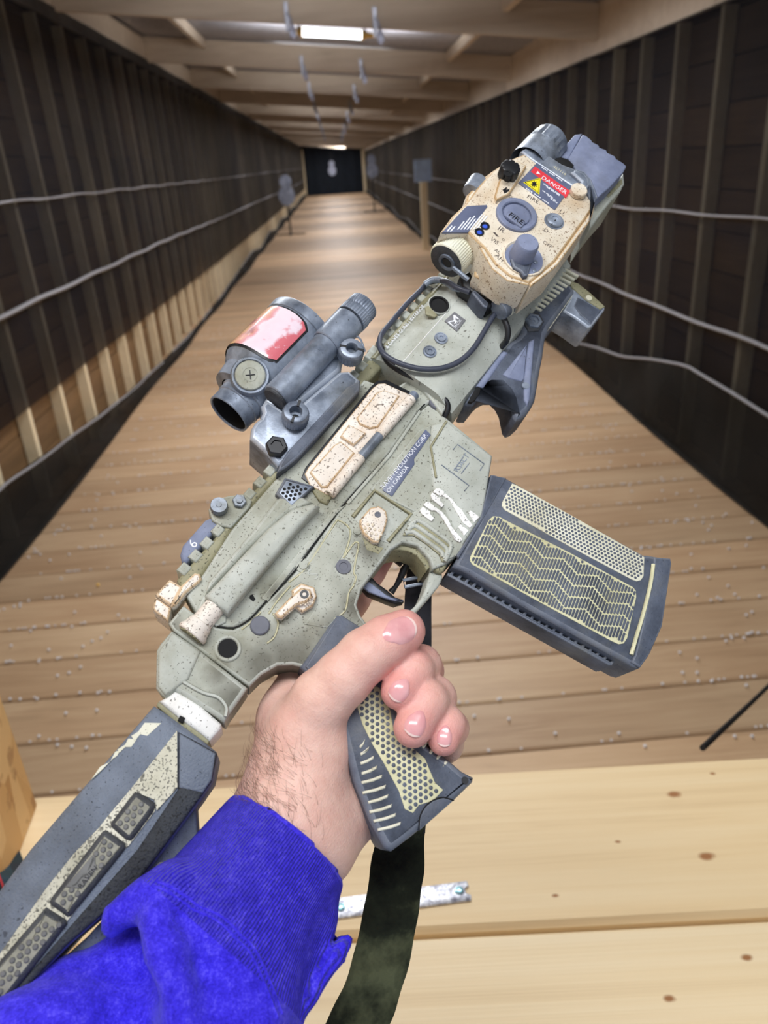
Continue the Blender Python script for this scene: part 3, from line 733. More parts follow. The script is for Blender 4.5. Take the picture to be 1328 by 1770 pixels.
lab = plate('name_label', [(661,847),(713,772),(736,742),(745,751),(716,793),(717,802),(678,858)], .0138, .0130, .0002, m_label, lower)
text('name_print', 'RAVEN EVOLUTION CORP.', (664,845), (740,753), .0138, m_text, lab)
text('name_print', 'ON CANADA', (673,852), (707,808), .0138, m_text, lab)
# stencilled number 22
T = lambda pts: [(700+x/6.32, 700+y/6.32) for x, y in pts]
plate('number_stencil', [T(p) for p in (
    [(310,945),(340,912),(375,908),(430,945),(428,968),(400,1002),(318,955)],
    [(282,985),(300,955),(385,1015),(390,1050),(428,1085),(408,1118),(300,1030)],
    [(405,1000),(440,962),(520,1030),(570,1100),(620,1140),(690,1250),(742,1312),(712,1342),(640,1290),(560,1160),(490,1040),(430,1000)],
    [(695,1180),(718,1150),(818,1222),(758,1280)],
    [(203,1090),(235,1057),(270,1062),(390,1155),(372,1185),(330,1150),(290,1150)],
    [(165,1150),(195,1108),(275,1165),(278,1190),(318,1235),(292,1270),(190,1195)],
    [(360,1165),(395,1152),(470,1240),(520,1340),(632,1470),(600,1498),(550,1470),(470,1330),(410,1235)],
    [(583,1330),(610,1302),(698,1370),(648,1430)])], .0146, .0120, .0001, m_white, lower, ang=0)
emb = wire('emblem_line', [(700+x/6.32, 700+y/6.32, .0142) for x, y in ((525,490),(575,430),(868,645),(820,715))], .0003, m_metal, lower, 1, 5)
wire('emblem_line', [(700+x/6.32, 700+y/6.32, .0142) for x, y in ((400,655),(700,880),(652,940))], .0003, m_metal, lower, 1, 5)
wire('emblem_line', [(700+x/6.32, 700+y/6.32, .0142) for x, y in ((535,715),(630,580))], .0003, m_metal, lower, 1, 5)
wire('emblem_line', [(700+x/6.32, 700+y/6.32, .0142) for x, y in ((615,750),(700,640))], .0003, m_metal, lower, 1, 5)
text('emblem_print', 'RSACT', (792,816), (812,788), .0142, m_metal, lower)
# magazine release with its fence
plate('release_recess', [(613,897),(648,851),(707,890),(672,939),(640,928)], .0129, .0120, .0003, m_green2, lower)
wire('release_fence', [(610,893,.0132),(648,848,.0132),(711,889,.0132),(671,936,.0132)], .0011, m_olive, lower, 1, 6)
rel = plate('magazine_release', [(622,898),(640,877),(655,873.5),(668,882),(671,896),(666,915),(655,938),(645,937),(628,922),(622,908)], .0160, .012, .001, m_tan, lower, None, 'cream magazine release button')
q = [(600+x/6.64, 850+y/6.64) for x, y in ((243,378),(297,380),(207,420),(262,425),(318,433),(375,445),(225,470),(283,478),(335,490),(390,495),(298,535),(353,543))]
dots('release_studs', [gp(x, y, .016)[:2] for x, y in q], .016, .00078, .0006, m_sand, rel)
lth('release_screw', 653, 889.5, .016, [(0, .0017), (.0004, .0016), (.0004, .0009), (.0001, .0008), (.0001, 0)], m_pin, rel, 18)
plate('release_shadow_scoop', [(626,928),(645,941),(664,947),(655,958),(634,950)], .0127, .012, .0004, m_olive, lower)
# ribs in front of the trigger guard
R6 = lambda pts, w: [(600+x/6.64, 850+y/6.64, w) for x, y in pts]
for pts in ([(710,400),(775,345),(840,340),(1010,455),(1170,580),(1190,650),(1120,800)], [(690,440),(750,400),(810,405),(990,530),(1130,640),(1150,700),(1110,770)], [(665,480),(720,462),(780,475),(960,600),(1080,690),(1100,750)]):
    wire('guard_rib', R6(pts, .0134), .0013, m_green2, lower, 5, 8)
plate('guard_rib_bed', [(600+x/6.64, 850+y/6.64) for x, y in ((640,500),(700,395),(770,338),(850,335),(1020,450),(1180,570),(1200,650),(1130,800),(1090,800),(1060,720),(900,590),(760,500))], .0136, .0130, .0002, m_olive, lower)
plate('trigger_arch', [(600+x/6.64, 850+y/6.64) for x, y in ((460,640),(520,585),(600,560),(700,565),(800,610),(900,690),(960,790),(975,850),(910,910),(880,830),(800,730),(700,680),(600,665),(500,680))], .0085, -.012, .0006, m_olive, lower)
# contour lines of the lower
B3 = lambda pts, w: [(240+x/3.32, 820+y/3.32, w) for x, y in pts]
for pts in ([(860,620),(940,560),(985,500),(1060,385),(1130,275),(1150,265),(1195,292),(1215,330),(1205,390),(1175,480)], [(1175,480),(1235,395),(1262,400),(1250,470),(1235,560),(1248,590),(1232,640),(1205,680),(1185,780),(1120,830)],
            [(745,800),(800,720),(870,640)], [(770,800),(800,850),(780,930),(735,970)], [(590,890),(640,850),(700,790)]):
    wire('raised_contour', B3(pts, .0126), .0005, m_olive2, lower, 4, 6)
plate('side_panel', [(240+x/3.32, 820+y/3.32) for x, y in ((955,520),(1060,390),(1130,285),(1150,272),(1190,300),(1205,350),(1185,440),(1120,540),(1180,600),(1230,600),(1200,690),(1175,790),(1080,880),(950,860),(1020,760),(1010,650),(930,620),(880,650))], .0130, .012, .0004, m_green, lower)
lth('pin', 240+943/3.32, 820+525/3.32, .0125, [(0, .0038), (.0005, .0036), (.0005, .0022), (.0012, .0020), (.0012, 0)], m_green, lower, 20)
lth('pin', 240+1175/3.32, 820+530/3.32, .0125, [(0, .0040), (.0006, .0038), (.0006, .0022), (.0002, .0020), (.0002, 0)], m_pin, lower, 20)
lth('pin', 240+1253/3.32, 820+328/3.32, .0125, [(0, .0021), (.0008, .0019), (.0008, 0)], m_green, lower, 20)
text('selector_letter', 'S', (546,1003), (553,994), .01305, m_green2, lower)
lth('takedown_pin', 449.5, 1081.5, .0125, [(0, .0048), (.0010, .0046), (.0014, .0041), (.0014, 0)], m_pin, lower, 28, label='round takedown pin')
lth('pivot_pin', 755, 697, .0120, [(0, .0046), (.0016, .0044), (.0020, .0039), (.0020, 0)], m_pin, lower, 28)
lth('sling_socket', 394, 1121, .0125, [(-.001, .0064), (.0006, .0063), (.0010, .0058), (.0010, .0049), (.0004, .0045)], m_green2, lower, 36)
lth('socket_hole', 394, 1121, .0125, [(.0005, .0046), (.0003, .0044), (.0003, 0)], m_hole2, lower, 28)
# selector lever
sel = plate('selector_plate', [(240+x/3.32, 820+y/3.32) for x, y in ((878,662),(932,622),(1008,645),(1024,700),(1000,755),(938,792),(885,750))], .0160, .012, .001, m_tan, lower, None, 'cream selector lever')
plate('selector_arm', [(240+x/3.32, 820+y/3.32) for x, y in ((780,795),(870,700),(930,648),(985,655),(1000,700),(960,735),(905,752),(822,826),(795,820))], .0190, .0145, .0012, m_tan, sel)
lth('selector_screw', 526, 1027.5, .0186, [(0, .0022), (.0008, .0021), (.0008, .0011), (.0002, .0009), (.0002, 0)], m_dark, sel, 20)
dots('selector_knurl', hexgrid(L2([(240+x/3.32, 820+y/3.32) for x, y in ((800,815),(900,735),(985,712),(1000,740),(905,760),(825,828))], .0178), .0013, .0001, gp(490,1060,.017), gp(530,1035,.017)), .0178, .0005, .0004, m_sand, sel, 6)
# trigger and guard
plate('trigger', [(600+x/6.64, 850+y/6.64) for x, y in ((165,1070),(240,955),(300,990),(350,1045),(470,1130),(560,1210),(650,1235),(655,1262),(600,1275),(560,1290),(440,1245),(250,1165))], .0035, -.0035, .0009, m_dark, lower, None, 'black trigger')
plate('trigger_shoe', [(600+x/6.64, 850+y/6.64) for x, y in ((165,1078),(255,1030),(320,1080),(450,1180),(580,1235),(650,1240),(640,1258),(540,1250),(420,1215),(250,1150))], .0048, .0030, .0006, m_bluegrey, lower)
plate('trigger_guard', [(600+x/6.64, 850+y/6.64) for x, y in ((965,870),(1050,930),(1095,940),(1100,990),(1060,1080),(960,1200),(860,1310),(760,1425),(700,1500),(600,1560),(560,1540),(640,1440),(780,1310),(850,1220),(890,1130),(930,1000))], .0072, -.0072, .0012, m_green2, lower)
plate('guard_ear', [(600+x/6.64, 850+y/6.64) for x, y in ((960,850),(985,800),(1085,790),(1140,800),(1150,850),(1120,900),(1090,930),(1030,920))], .0105, -.0100, .0014, m_olive, lower)
# ---------------------------------------------------------------- grip
grip = plate('pistol_grip', [(582,1061),(591,1060),(639,1090),(668,1150),(700,1225),(733,1283),(777,1313),(800,1333),(821,1344),(819,1352),(784,1386),(714,1445),(678,1472),(666,1466),(640,1420),(612,1350),(590,1260),(560,1200),(519,1152)], .0150, -.0150, .0030, m_poly, ang=60)
D2 = lambda pts: [(560+x/2.854, 880+y/2.854) for x, y in pts]
gpoly = D2([(190,880),(225,865),(275,880),(310,950),(330,1000),(345,1090),(380,1140),(440,1180),(500,1230),(520,1280),(550,1350),(590,1385),(540,1440),(470,1460),(440,1500),(400,1480),(370,1390),(300,1260),(240,1160),(190,1060),(160,960)])
plate('grip_side_panel', gpoly, .0153, .0140, .0003, m_yel, grip)
dots('grip_dots', hexgrid(L2(gpoly, .0153), .00280, .0009, gp(613,1230,.015), gp(613,1260,.015)), .0151, .00098, .0005, m_poly, grip)
for (x0, x1, yy) in ((176,205,1160),(180,225,1195),(180,250,1240),(185,265,1290),(185,290,1335),(190,308,1385),(218,320,1432),(225,338,1480),(245,358,1525),(265,382,1568)):
    plate('grip_rib', D2([(x0, yy+8), (x0+(x1-x0)*.5, yy-6), (x1, yy-26), (x1-4, yy-8), (x0+(x1-x0)*.55, yy+10), (x0+4, yy+22)]), .0156, .010, .0006, m_cream, grip)
for x_, y_ in ((500,1165),(535,1195),(565,1228),(597,1262)):
    plate('grip_rib', D2([(x_-18, y_+8), (x_+4, y_-22), (x_+16, y_-14), (x_-6, y_+18)]), .0150, .010, .0005, m_cream, grip)
plate('grip_cap', D2([(470,1588),(474,1520),(500,1470),(540,1438),(590,1424),(640,1438)]), .0156, .012, .0004, m_poly, grip)
wire('cap_seam', [(560+x/2.854, 880+y/2.854, .0157) for x, y in ((470,1588),(474,1520),(500,1468),(540,1436),(590,1422),(642,1438))], .0003, m_hole2, grip, 4, 6)
lth('grip_pin', 804, 1349, .0149, [(0, .0017), (.0004, .0016), (.0004, 0)], m_dark, grip, 18)
plate('grip_top_panel', [(584,1064),(592,1064),(634,1091),(600,1140),(560,1185),(528,1152)], .0157, .0140, .0008, m_poly, grip)

# ---------------------------------------------------------------- magazine
C3 = lambda pts: [(740+x/3.018, 800+y/3.018) for x, y in pts]
mag = plate('magazine', C3([(330,60),(345,55),(420,80),(1130,478),(1150,478),(1268,497),(1274,525),(1225,850),(1165,985),(1150,1012),(1108,1070),(1075,1062),(780,900),(500,745),(200,568),(130,540),(170,470),(270,290)]), .0138, -.0138, .0022, m_poly, label='slate grey magazine with honeycomb panels')
plate('magazine_spine', C3([(100,570),(140,530),(500,745),(1060,1050),(1020,1060),(950,1038),(700,905),(400,735)]), .0050, -.0110, .001, m_rub, mag)
q = Mesh()
for i in range(23):
    t_ = i/22; x_, y_ = 108+t_*(945-108), 572+t_*(1036-572)
    for e in range(1): q.prism(L2(C3([(x_-2, y_+14), (x_+26, y_-16), (x_+40, y_-8), (x_+14, y_+22)]), .0072), -.009, .0072, .0007)
link('spine_ribs', q, m_poly, mag, 40, 'stuff')
plate('spine_edge', C3([(98,584),(108,572),(962,1040),(950,1058)]), .0076, -.0095, .0008, m_poly, mag)
pu = C3([(440,107),(470,120),(760,280),(1130,492),(1126,590),(1112,612),(1090,618),(1060,606),(730,430),(402,246),(386,225),(388,205)])
plate('dotted_panel', pu, .0142, .013, .0002, m_cream, mag)
dots('panel_dots', hexgrid(L2(pu, .0142), .00212, .00095, gp(860,880,.014), gp(1100,1005,.014)), .0141, .00074, .0004, m_poly, mag)
plo = C3([(340,278),(372,280),(400,296),(740,468),(1070,648),(1086,668),(1088,700),(1040,915),(1022,942),(995,946),(960,930),(590,730),(232,530),(218,508),(222,488),(318,298)])
plate('slotted_panel', plo, .0142, .013, .0002, m_yel, mag)
LP = L2(plo, .0142); a0 = gp(*C3([(300,420)])[0], .014)[:2]; a1 = gp(*C3([(1060,800)])[0], .014)[:2]
ea = (a1-a0)/np.linalg.norm(a1-a0); sd = gp(*C3([(300,420)])[0], .014)[:2]; sd2 = gp(*C3([(340,330)])[0], .014)[:2]; eb = (sd2-sd)/np.linalg.norm(sd2-sd)
q = Mesh(); pc = np.array(LP).mean(0); px_ = .00166; ipo = inset(ccw(LP), .0006)
for i in range(-45, 46):
    zig = .0022*abs(((i/6.0) % 2)-1)*2
    base = pc+ea*(i*px_)
    for j in range(-7, 8):
        Lb = .0036+.0022*(.5+.5*math.cos(2*math.pi*(i/12.0+j*.5)))
        pit = .0068
        o_ = j*pit+zig*(1 if j % 2 == 0 else 1)-.003
        lo_, hi_ = o_-pit/2+.0004, o_+pit/2-.0004
        # clip the bar to the panel
        ts = [lo_+(hi_-lo_)*u/8 for u in range(9)]
        ins = [u for u in ts if inpoly(*(base+eb*u), ipo)]
        if len(ins) < 2 or ins[-1]-ins[0] < .0008: continue
        p0, p1 = base+eb*ins[0], base+eb*ins[-1]; hw_ = px_*.37
        pts_ = [p0-ea*hw_+eb*.0003, p0+eb*0-eb*.0001, p0+ea*hw_+eb*.0003, p1+ea*hw_-eb*.0003, p1+eb*.0001, p1-ea*hw_-eb*.0003]
        q.prism([tuple(z) for z in pts_], .0141, .01455, .00008)
link('panel_bars', q, m_poly, mag, 30, 'stuff')
plate('floor_plate', C3([(1180,490),(1268,497),(1274,525),(1225,850),(1165,985),(1150,1012),(1110,1068),(1062,1040),(1080,1000),(1100,920),(1150,700),(1178,540)]), .0146, -.0146, .0010, m_poly, mag)
wire('floor_plate_edge', [(*C3([z])[0], .0147) for z in ((1176,530),(1160,640),(1120,800),(1088,905),(1062,1000))], .0011, m_yel, mag, 3, 6)
plate('magazine_neck_edge', C3([(330,62),(410,78),(290,290),(160,500),(150,480),(275,285)]), .0144, .012, .0006, m_poly, mag)

# ---------------------------------------------------------------- end plate, ring, stock
E2 = lambda pts: [(x/2.887, 1060+y/2.887) for x, y in pts]
F2 = lambda pts: [(x/2.887, 1360+y/2.887) for x, y in pts]
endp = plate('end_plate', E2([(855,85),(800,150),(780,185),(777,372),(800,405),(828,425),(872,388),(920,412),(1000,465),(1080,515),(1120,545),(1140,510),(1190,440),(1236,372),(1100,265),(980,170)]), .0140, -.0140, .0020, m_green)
plate('end_plate_facet', E2([(860,95),(790,190),(787,365),(825,412),(872,378),(915,345),(940,330),(1000,190)]), .0152, .012, .0012, m_green2, endp)
wire('end_plate_ridge', [(*E2([z])[0], .0143) for z in ((915,342),(1010,395),(1090,420),(1130,470),(1125,515))], .0010, m_green2, endp, 4, 6)
gcyl_a, gcyl_b = gp(*E2([(1000,500)])[0], 0), gp(*E2([(950,590)])[0], 0)
plate('castle_ring', E2([(790,440),(830,420),(872,388),(920,412),(1000,462),(1104,552),(1104,575),(1046,640),(1000,600),(900,530)]), .0135, -.0135, .0016, m_white, label='white ring ahead of the stock')
plate('ring_notch', E2([(886,535),(900,510),(925,522),(912,548)]), .0139, .012, .0001, m_hole2)
plate('ring_gap', E2([(780,462),(790,440),(900,525),(1000,598),(1046,636),(1035,655),(990,625),(890,555)]), .0120, -.0125, .0005, m_olive)
stock = plate('stock', [(265,1219),(284,1231),(340,1272),(374,1299),(376,1306),(367,1350),(346,1381),(290,1457),(229,1537),(111,1640),(0,1760),(-60,1830),(-180,1770),(-80,1642),(0,1536),(50,1469),(140,1364)], .0200, -.0200, .0030, m_stock, label='slate stock with rubber pads')
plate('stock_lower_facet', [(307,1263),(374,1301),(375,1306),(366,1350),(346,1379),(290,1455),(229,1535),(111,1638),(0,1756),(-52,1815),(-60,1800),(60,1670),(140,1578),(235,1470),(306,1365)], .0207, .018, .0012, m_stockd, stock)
plate('stock_facet_mask', [(309,1266),(373,1302),(366,1348),(350,1371),(309,1362)], .0211, .018, .0010, m_stock, stock)
plate('stencil_patch', [E2(p) for p in ([(690,590),(722,546),(806,548),(735,612),(700,604),(672,640),(655,612)], [(625,655),(640,625),(682,630),(655,668),(625,668),(598,695),(585,680)], [(548,745),(575,690),(600,684),(585,712),(560,728)], [(455,830),(500,765),(548,742),(500,790)])], .0202, .0190, .0001, m_cream, stock, ang=0)
plate('stencil_spike', E2([(884,585),(886,870),(782,985),(770,930),(670,890),(640,930),(560,1020),(350,1275),(335,1275),(540,1010),(650,880)]), .0209, .0190, .0001, m_spray, stock, ang=0)
plate('pad_border', [(128,1475),(232,1368),(236,1372),(270,1390),(268,1402),(222,1463),(216,1466),(218,1462),(214,1470),(110,1600),(0,1735),(-20,1745),(-40,1720),(0,1648),(80,1535)], .0208, .0190, .0002, m_spray, stock, ang=0)
m_padf = plain('pad_dust', lin(150,148,134), .7, scale=200)
m_stud_r = plain('pad_stud', lin(108,108,106), .55)
def pad(pts, nm='stock_pad', w=.0228, skip=None):
    o = plate(nm, pts, w, .018, .0022, m_rub, stock)
    P_ = inset(ccw(L2(pts, w)), .0022)
    q = Mesh(); q.prism(P_, w-.001, w+.0001, .0001); link('pad_floor', q, m_padf, o, 0)
    dots('pad_studs', [z for z in hexgrid(P_, .0029, .0008, gp(190,1420,w), gp(235,1395,w)) if skip is None or not inpoly(z[0], z[1], skip)], w, .0011, .0009, m_stud_r, o)
    return o
pad(E2([(640,925),(668,892),(690,890),(770,945),(776,965),(765,990),(665,1125),(645,1138),(622,1130),(552,1070),(546,1050)]))
p2 = pad(F2([(505,225),(525,213),(622,280),(626,300),(615,320),(350,648),(332,655),(250,595),(240,575),(250,555)]), skip=L2([(120+x/7.378, 1400+y/7.378) for x, y in ((-60,1000),(290,520),(360,600),(390,720),(170,1030))], .0228))
pad(F2([(225,600),(240,610),(328,665),(330,690),(318,705),(30,1075),(5,1085),(-100,1010),(-110,990)]))
# winged emblem and name on the middle pad
F6 = lambda pts: [(120+x/7.378, 1400+y/7.378) for x, y in pts]
plate('wing_emblem', [F6(p) for p in ([(215,790),(305,560),(330,640),(275,740),(230,800)], [(0,975),(80,920),(190,780),(225,830),(150,890),(110,950),(60,985)], [(150,860),(215,790),(250,820),(200,870)], [(-60,985),(310,560),(330,600),(330,690),(350,700),(340,740),(170,990),(100,1000)])], .0234, .022, .0003, m_stud_r, p2, ang=0)
text('pad_print', 'RAVEN', F6([(150,1005)])[0], F6([(362,745)])[0], .0236, m_dark, p2, .9)
# lower body of the stock, deeper than the tube
sl = plate('stock_lower', [(338,1384),(343,1458),(330,1490),(316,1530),(230,1620),(100,1720),(20,1790),(-20,1790),(60,1700),(150,1620),(229,1533)], .0060, -.0120, .001, m_stock, stock)
plate('stock_lower_plate', F2([(720,428),(738,438),(795,376),(905,374),(905,470),(700,560),(640,520)]), .0068, .004, .0005, m_cream, sl)
hp = F2([(748,440),(798,384),(905,380),(905,470),(760,500)])
plate('stock_lower_pad', hp, .0078, .005, .0006, m_rub, sl)
dots('pad_studs', hexgrid(L2(hp, .0078), .0030, .0008, gp(260,1510,.008), gp(310,1508,.008)), .0078, .0011, .0008, m_cream, sl)
plate('stock_strut', [(66,1770),(120,1700),(128,1704),(74,1775)], .0085, .002, .0005, m_cream, sl)
# ---------------------------------------------------------------- handguard
U0 = gp(757, 700, .012)[0]+.0005; U1 = .300
vt = gp(662, 602, .0115)[1]; vu = gp(700, 620, .0198)[1]; vl = gp(800, 622, .0205)[1]; vb = gp(775, 722, .012)[1]
prof = [(vt+.0015, -.0105), (vt+.0015, .0105), (vt-.0012, .0125), (vu, .0198), (vl+.002, .0205), (vl-.002, .0198), (vb, .0120), (vb-.002, .006), (vb-.002, -.006), (vb, -.012), (vl, -.0205), (vu, -.0198), (vt-.0012, -.0125)]
def extrude_u(M_, pr, u0, u1):
    n = len(pr); M_.add([(u0, a, b) for a, b in pr]+[(u1, a, b) for a, b in pr], [tuple(range(n)), tuple(range(2*n-1, n-1, -1))]+[(i, i+n, (i+1) % n+n, (i+1) % n) for i in range(n)])
q = Mesh(); extrude_u(q, prof, U0, U1); hg = link('handguard', q, m_green2, rifle, 25)
q = Mesh()
for i in range(17):
    u_ = U0+.006+i*.0083; q.prism([(u_-.0027, vt), (u_+.0027, vt), (u_+.0027, vt+.0060), (u_-.0027, vt+.0060)], -.0105, .0105, .0010, .0010)
link('rail_teeth', q, m_green2, hg, 40, 'stuff')
q = Mesh(); extrude_u(q, [(vt-.0012, .0128), (vt+.0012, .0110), (vt+.0018, .0106), (vt-.0004, .0131)], U0, U1); link('rail_side', q, m_olive, hg, 25)
q = Mesh(); q.tube([(U0+.001, vu-.0005, .0199), (U0+.05, vu-.0005, .0199)], .0003, 6); link('panel_line', q, m_white, hg, 60)
plate('handguard_collar', [(696,637),(716,630),(768,688),(773,702),(765,716),(745,690),(722,662)], .0150, -.015, .001, m_green, hg)
lth('bore_hole', 759, 527, .0203, [(-.001, .0060), (.0006, .0060), (.0008, .0054), (.0006, .0049), (-.0004, .0047), (-.0004, 0)], m_hole2, hg, 32)
lth('bore_rim', 759, 527, .0200, [(0, .0068), (.0007, .0064), (.0009, .0054), (.0006, .0050)], m_green2, hg, 32)
for x_, y_ in ((762.5, 585), (743, 608)):
    lth('screw', x_, y_, .0203, [(0, .0040), (.0005, .0039), (.0005, .0034), (.0002, .0033), (.0003, .0028), (.0012, .0025), (.0012, .0012), (.0004, .0010), (.0004, 0)], m_metal, hg, 24)
plate('handguard_scoop', [(735,531),(741,528),(757,545),(751,548),(737,543)], .0208, .0195, .0002, m_olive, hg)
bd = plate('badge', [(769,554),(786,538.5),(805.5,553),(790,572.5)], .0209, .0195, .0002, m_label, hg)
m_badge = plain('badge_grey', lin(120,120,124), .5, var=.1)
bd.data.materials[0] = m_badge
plate('badge_mark', [[(760+x/13.28, 520+y/13.28) for x, y in p] for p in ([(315,330),(350,320),(450,410),(430,430),(370,380),(365,440),(410,460),(400,480),(355,530),(335,520),(360,480),(345,470),(230,490),(325,570),(310,585),(190,490),(200,480),(325,440)],)], .02095, .0205, .00005, m_text, bd, ang=0)
text('badge_print', 'M-LOK', (788,567), (799,554), .0209, m_text, bd)
text('handguard_print', '& DAVES GUNS | INTERIOR', (670,603), (735,529), .0150, m_text, hg, .9)
wire('cable', [(812,505,.030),(790,497,.028),(772,486,.024),(752,486,.0155),(738,490,.012),(727,502,.011),(702,527,.012),(676,558,.014),(660,578,.016),(656,595,.020),(662,610,.0235),(680,623,.0245),(706,633,.0245),(735,638,.0245),(766,636,.0245),(795,624,.0245),(818,603,.0245),(836,575,.0245),(852,548,.025),(866,533,.026),(880,522,.028)], .0016, m_cable, hg, 6, 10)
wire('rear_cable', [(658,596,.015),(668,622,.0165),(690,640,.0175),(714,652,.0175),(740,668,.0165),(764,686,.0160),(774,700,.0150),(770,718,.012),(756,730,.006)], .0017, m_dark, hg, 6, 10)
wire('cable_band', [(735,492,.0150),(748,484,.0175),(768,486,.021),(785,497,.024),(800,500,.025)], .0019, m_metal, hg, 5, 10)
# ---------------------------------------------------------------- angled fore grip
G4 = lambda pts: [(780+x/4.743, 480+y/4.743) for x, y in pts]
fg = plate('fore_grip', G4([(605,220),(590,330),(575,440),(540,480),(470,520),(420,590),(330,720),(205,885),(160,940),(120,1018),(140,1030),(190,1030),(215,1000),(262,940),(300,905),(350,880),(410,880),(460,930),(490,990),(505,1060),(520,1130),(545,1160),(585,1145),(640,1095),(668,1052),(700,990),(745,720),(762,640),(785,470),(820,405),(900,300),(985,185),(1030,120),(1000,60),(930,10),(860,-30),(760,20),(680,120)]), .0115, -.0115, .0035, m_poly, label='black angled fore grip')
plate('fore_grip_web', G4([(610,560),(625,540),(600,830),(580,850),(470,820),(425,790)]), .0122, .010, .0008, m_bluegrey, fg)
plate('fore_grip_spine', G4([(640,520),(690,490),(665,800),(650,1000),(630,1050),(600,1000),(598,840),(625,620)]), .0126, .010, .0012, m_bluegrey, fg)
plate('fore_grip_rail', G4([(205,885),(330,720),(430,590),(475,610),(420,680),(290,870),(270,900),(245,900)]), .0124, .010, .0014, m_bluegrey, fg)
plate('fore_grip_mouth', G4([(140,1015),(200,905),(215,890),(245,900),(235,950),(200,1000),(170,1022)]), .0120, .010, .0003, m_hole2, fg)
ribs = []
for i in range(11):
    x0, y0 = 622+i*30, 205-i*28; ribs.append(G4([(x0, y0), (x0+12, y0-12), (x0+132, y0+52), (x0+118, y0+66)]))
plate('fore_grip_ribs', ribs, .0129, .010, .0008, m_cream, fg, 'stuff')
plate('fore_grip_ribs_edge', [G4([(800+i*24, 420-i*34), (812+i*24, 402-i*34), (830+i*24, 378-i*34), (818+i*24, 402-i*34)]) for i in range(8)], .0121, .009, .0004, m_cream, fg, 'stuff')
plate('bolt_recess', G4([(640,290),(720,280),(765,360),(720,435),(635,440),(600,360)]), .0124, .010, .0006, m_rub, fg)
lth('fore_grip_bolt', 780+675/4.743, 480+360/4.743, .0124, [(0, .0054), (.0014, .0053), (.0018, .0048), (.0018, .0034), (.0008, .0032), (.0008, 0)], m_metal, fg, 6, ang=20)
lth('bolt_centre', 780+675/4.743, 480+362/4.743, .0132, [(0, .0027), (.0006, .0025), (.0006, .0010), (.0001, .0009), (.0001, 0)], m_metal, fg, 16)
lth('fore_grip_pin', 780+612/4.743, 480+887/4.743, .0122, [(0, .0024), (.0006, .0022), (.0006, 0)], m_metal, fg, 18)
hs = plate('hand_stop', G4([(985,25),(1045,45),(1140,120),(1265,235),(1262,262),(1150,402),(1125,408),(1020,330),(920,270),(960,200),(1000,110)]), .0105, -.0105, .0012, m_metal)
plate('hand_stop_edge', G4([(985,25),(1045,45),(1140,120),(1265,235),(1225,258),(1100,180),(985,70)]), .0111, .008, .0006, m_olive, hs)
lth('hand_stop_bolt', 780+1126/4.743, 480+172/4.743, .0111, [(0, .0022), (.0010, .0020), (.0010, 0)], m_cream, hs, 18)
plate('hand_stop_shade', G4([(1040,160),(1100,190),(1225,270),(1150,380),(1060,300),(1010,230)]), .0110, .009, .0005, m_poly, hs)
# ---------------------------------------------------------------- optic
m_win = None
k = NT('fibre_window'); sp_ = k.n('ShaderNodeSeparateXYZ'); k.l(k.obj, sp_.inputs[0])
fv = k.math('ADD', k.math('MULTIPLY', k.math('SUBTRACT', sp_.outputs[1], .088), 25.0), k.math('MULTIPLY', k.math('SUBTRACT', k.noise(85, 3), .5), .8))
c_ = k.ramp(fv, [(.02, lin(216,110,120)), (.10, lin(236,214,224)), (.30, lin(240,224,232)), (.42, lin(226,160,168)), (.54, lin(222,158,140)), (.66, lin(230,190,140))])
c_ = k.mix(k.ramp(k.noise(160, 4, .8), [(.60, (0,0,0)), (.68, (.7,)*3)]), c_, lin(240,226,236))
c_ = k.mix(k.ramp(k.noise(60, 3, .6, k.mapping(loc=(.3,.1,.2))), [(.62, (0,0,0)), (.70, (.7,)*3)]), c_, lin(140,70,90))
k.b.inputs['Coat Weight'].default_value = .7
m_win = k.fin(c_, .3, 0, k.bump(k.noise(500, 3), .15, .0005))
VC = gp(394, 717, 0)[1]+.0030; UE = gp(394, 717, 0)[0]; RO = .0228
def cyl_hit(x, y, vc=VC, R=RO, wc=0):
    d = GB.T @ ray(x, y); o = GB.T @ (CAM-GO)-np.array([0, vc, wc])
    a = d[1]**2+d[2]**2; b = d[1]*o[1]+d[2]*o[2]; c = o[1]**2+o[2]**2-R*R; h = b*b-a*c
    t = (-b-math.sqrt(max(h, 0)))/a; p = o+d*t; return p[0], math.atan2(-p[1], p[2])
optic = empty('sight_optic', (0, 0, 0)); optic.parent = rifle; optic['label'] = 'worn blue-grey tube sight with a red window'
uF = cyl_hit(520, 522)[0]
q = Mesh(); q.lathe((0, VC-.0030, 0), (1,0,0), [(UE+.013, 0), (UE+.013, .0105), (UE+.0005, .0116), (UE, .0122), (UE+.0004, .0127), (UE+.0075, .0127), (UE+.0080, .0133), (UE+.0120, .0133), (UE+.0125, .0140), (UE+.016, .0145)], 48)
eye = link('eyepiece', q, m_metal, optic, 35)
q = Mesh(); q.lathe((0, VC-.0030, 0), (1,0,0), [(UE+.0128, 0), (UE+.0128, .0104), (UE+.0012, .01145)], 40); link('eyepiece_bore', q, m_hole2, eye, 35)
q = Mesh(); q.lathe((0, VC, 0), (1,0,0), [(UE+.013, .0120), (UE+.0135, .0165), (UE+.023, .0180), (UE+.0245, .0195), (UE+.0290, RO-.0006), (UE+.031, RO), (uF-.0072, RO), (uF-.0068, RO+.0007), (uF-.001, RO+.0010), (uF, RO+.0004), (uF, RO-.0018), (uF-.012, RO-.003), (uF-.012, 0)], 64)
body = link('optic_body', q, m_metal, optic, 35)
h1, h2 = cyl_hit(456, 622), cyl_hit(520, 556); tb = cyl_hit(500, 600)[1]
print('optic', VC, UE, uF, h1, h2, tb)
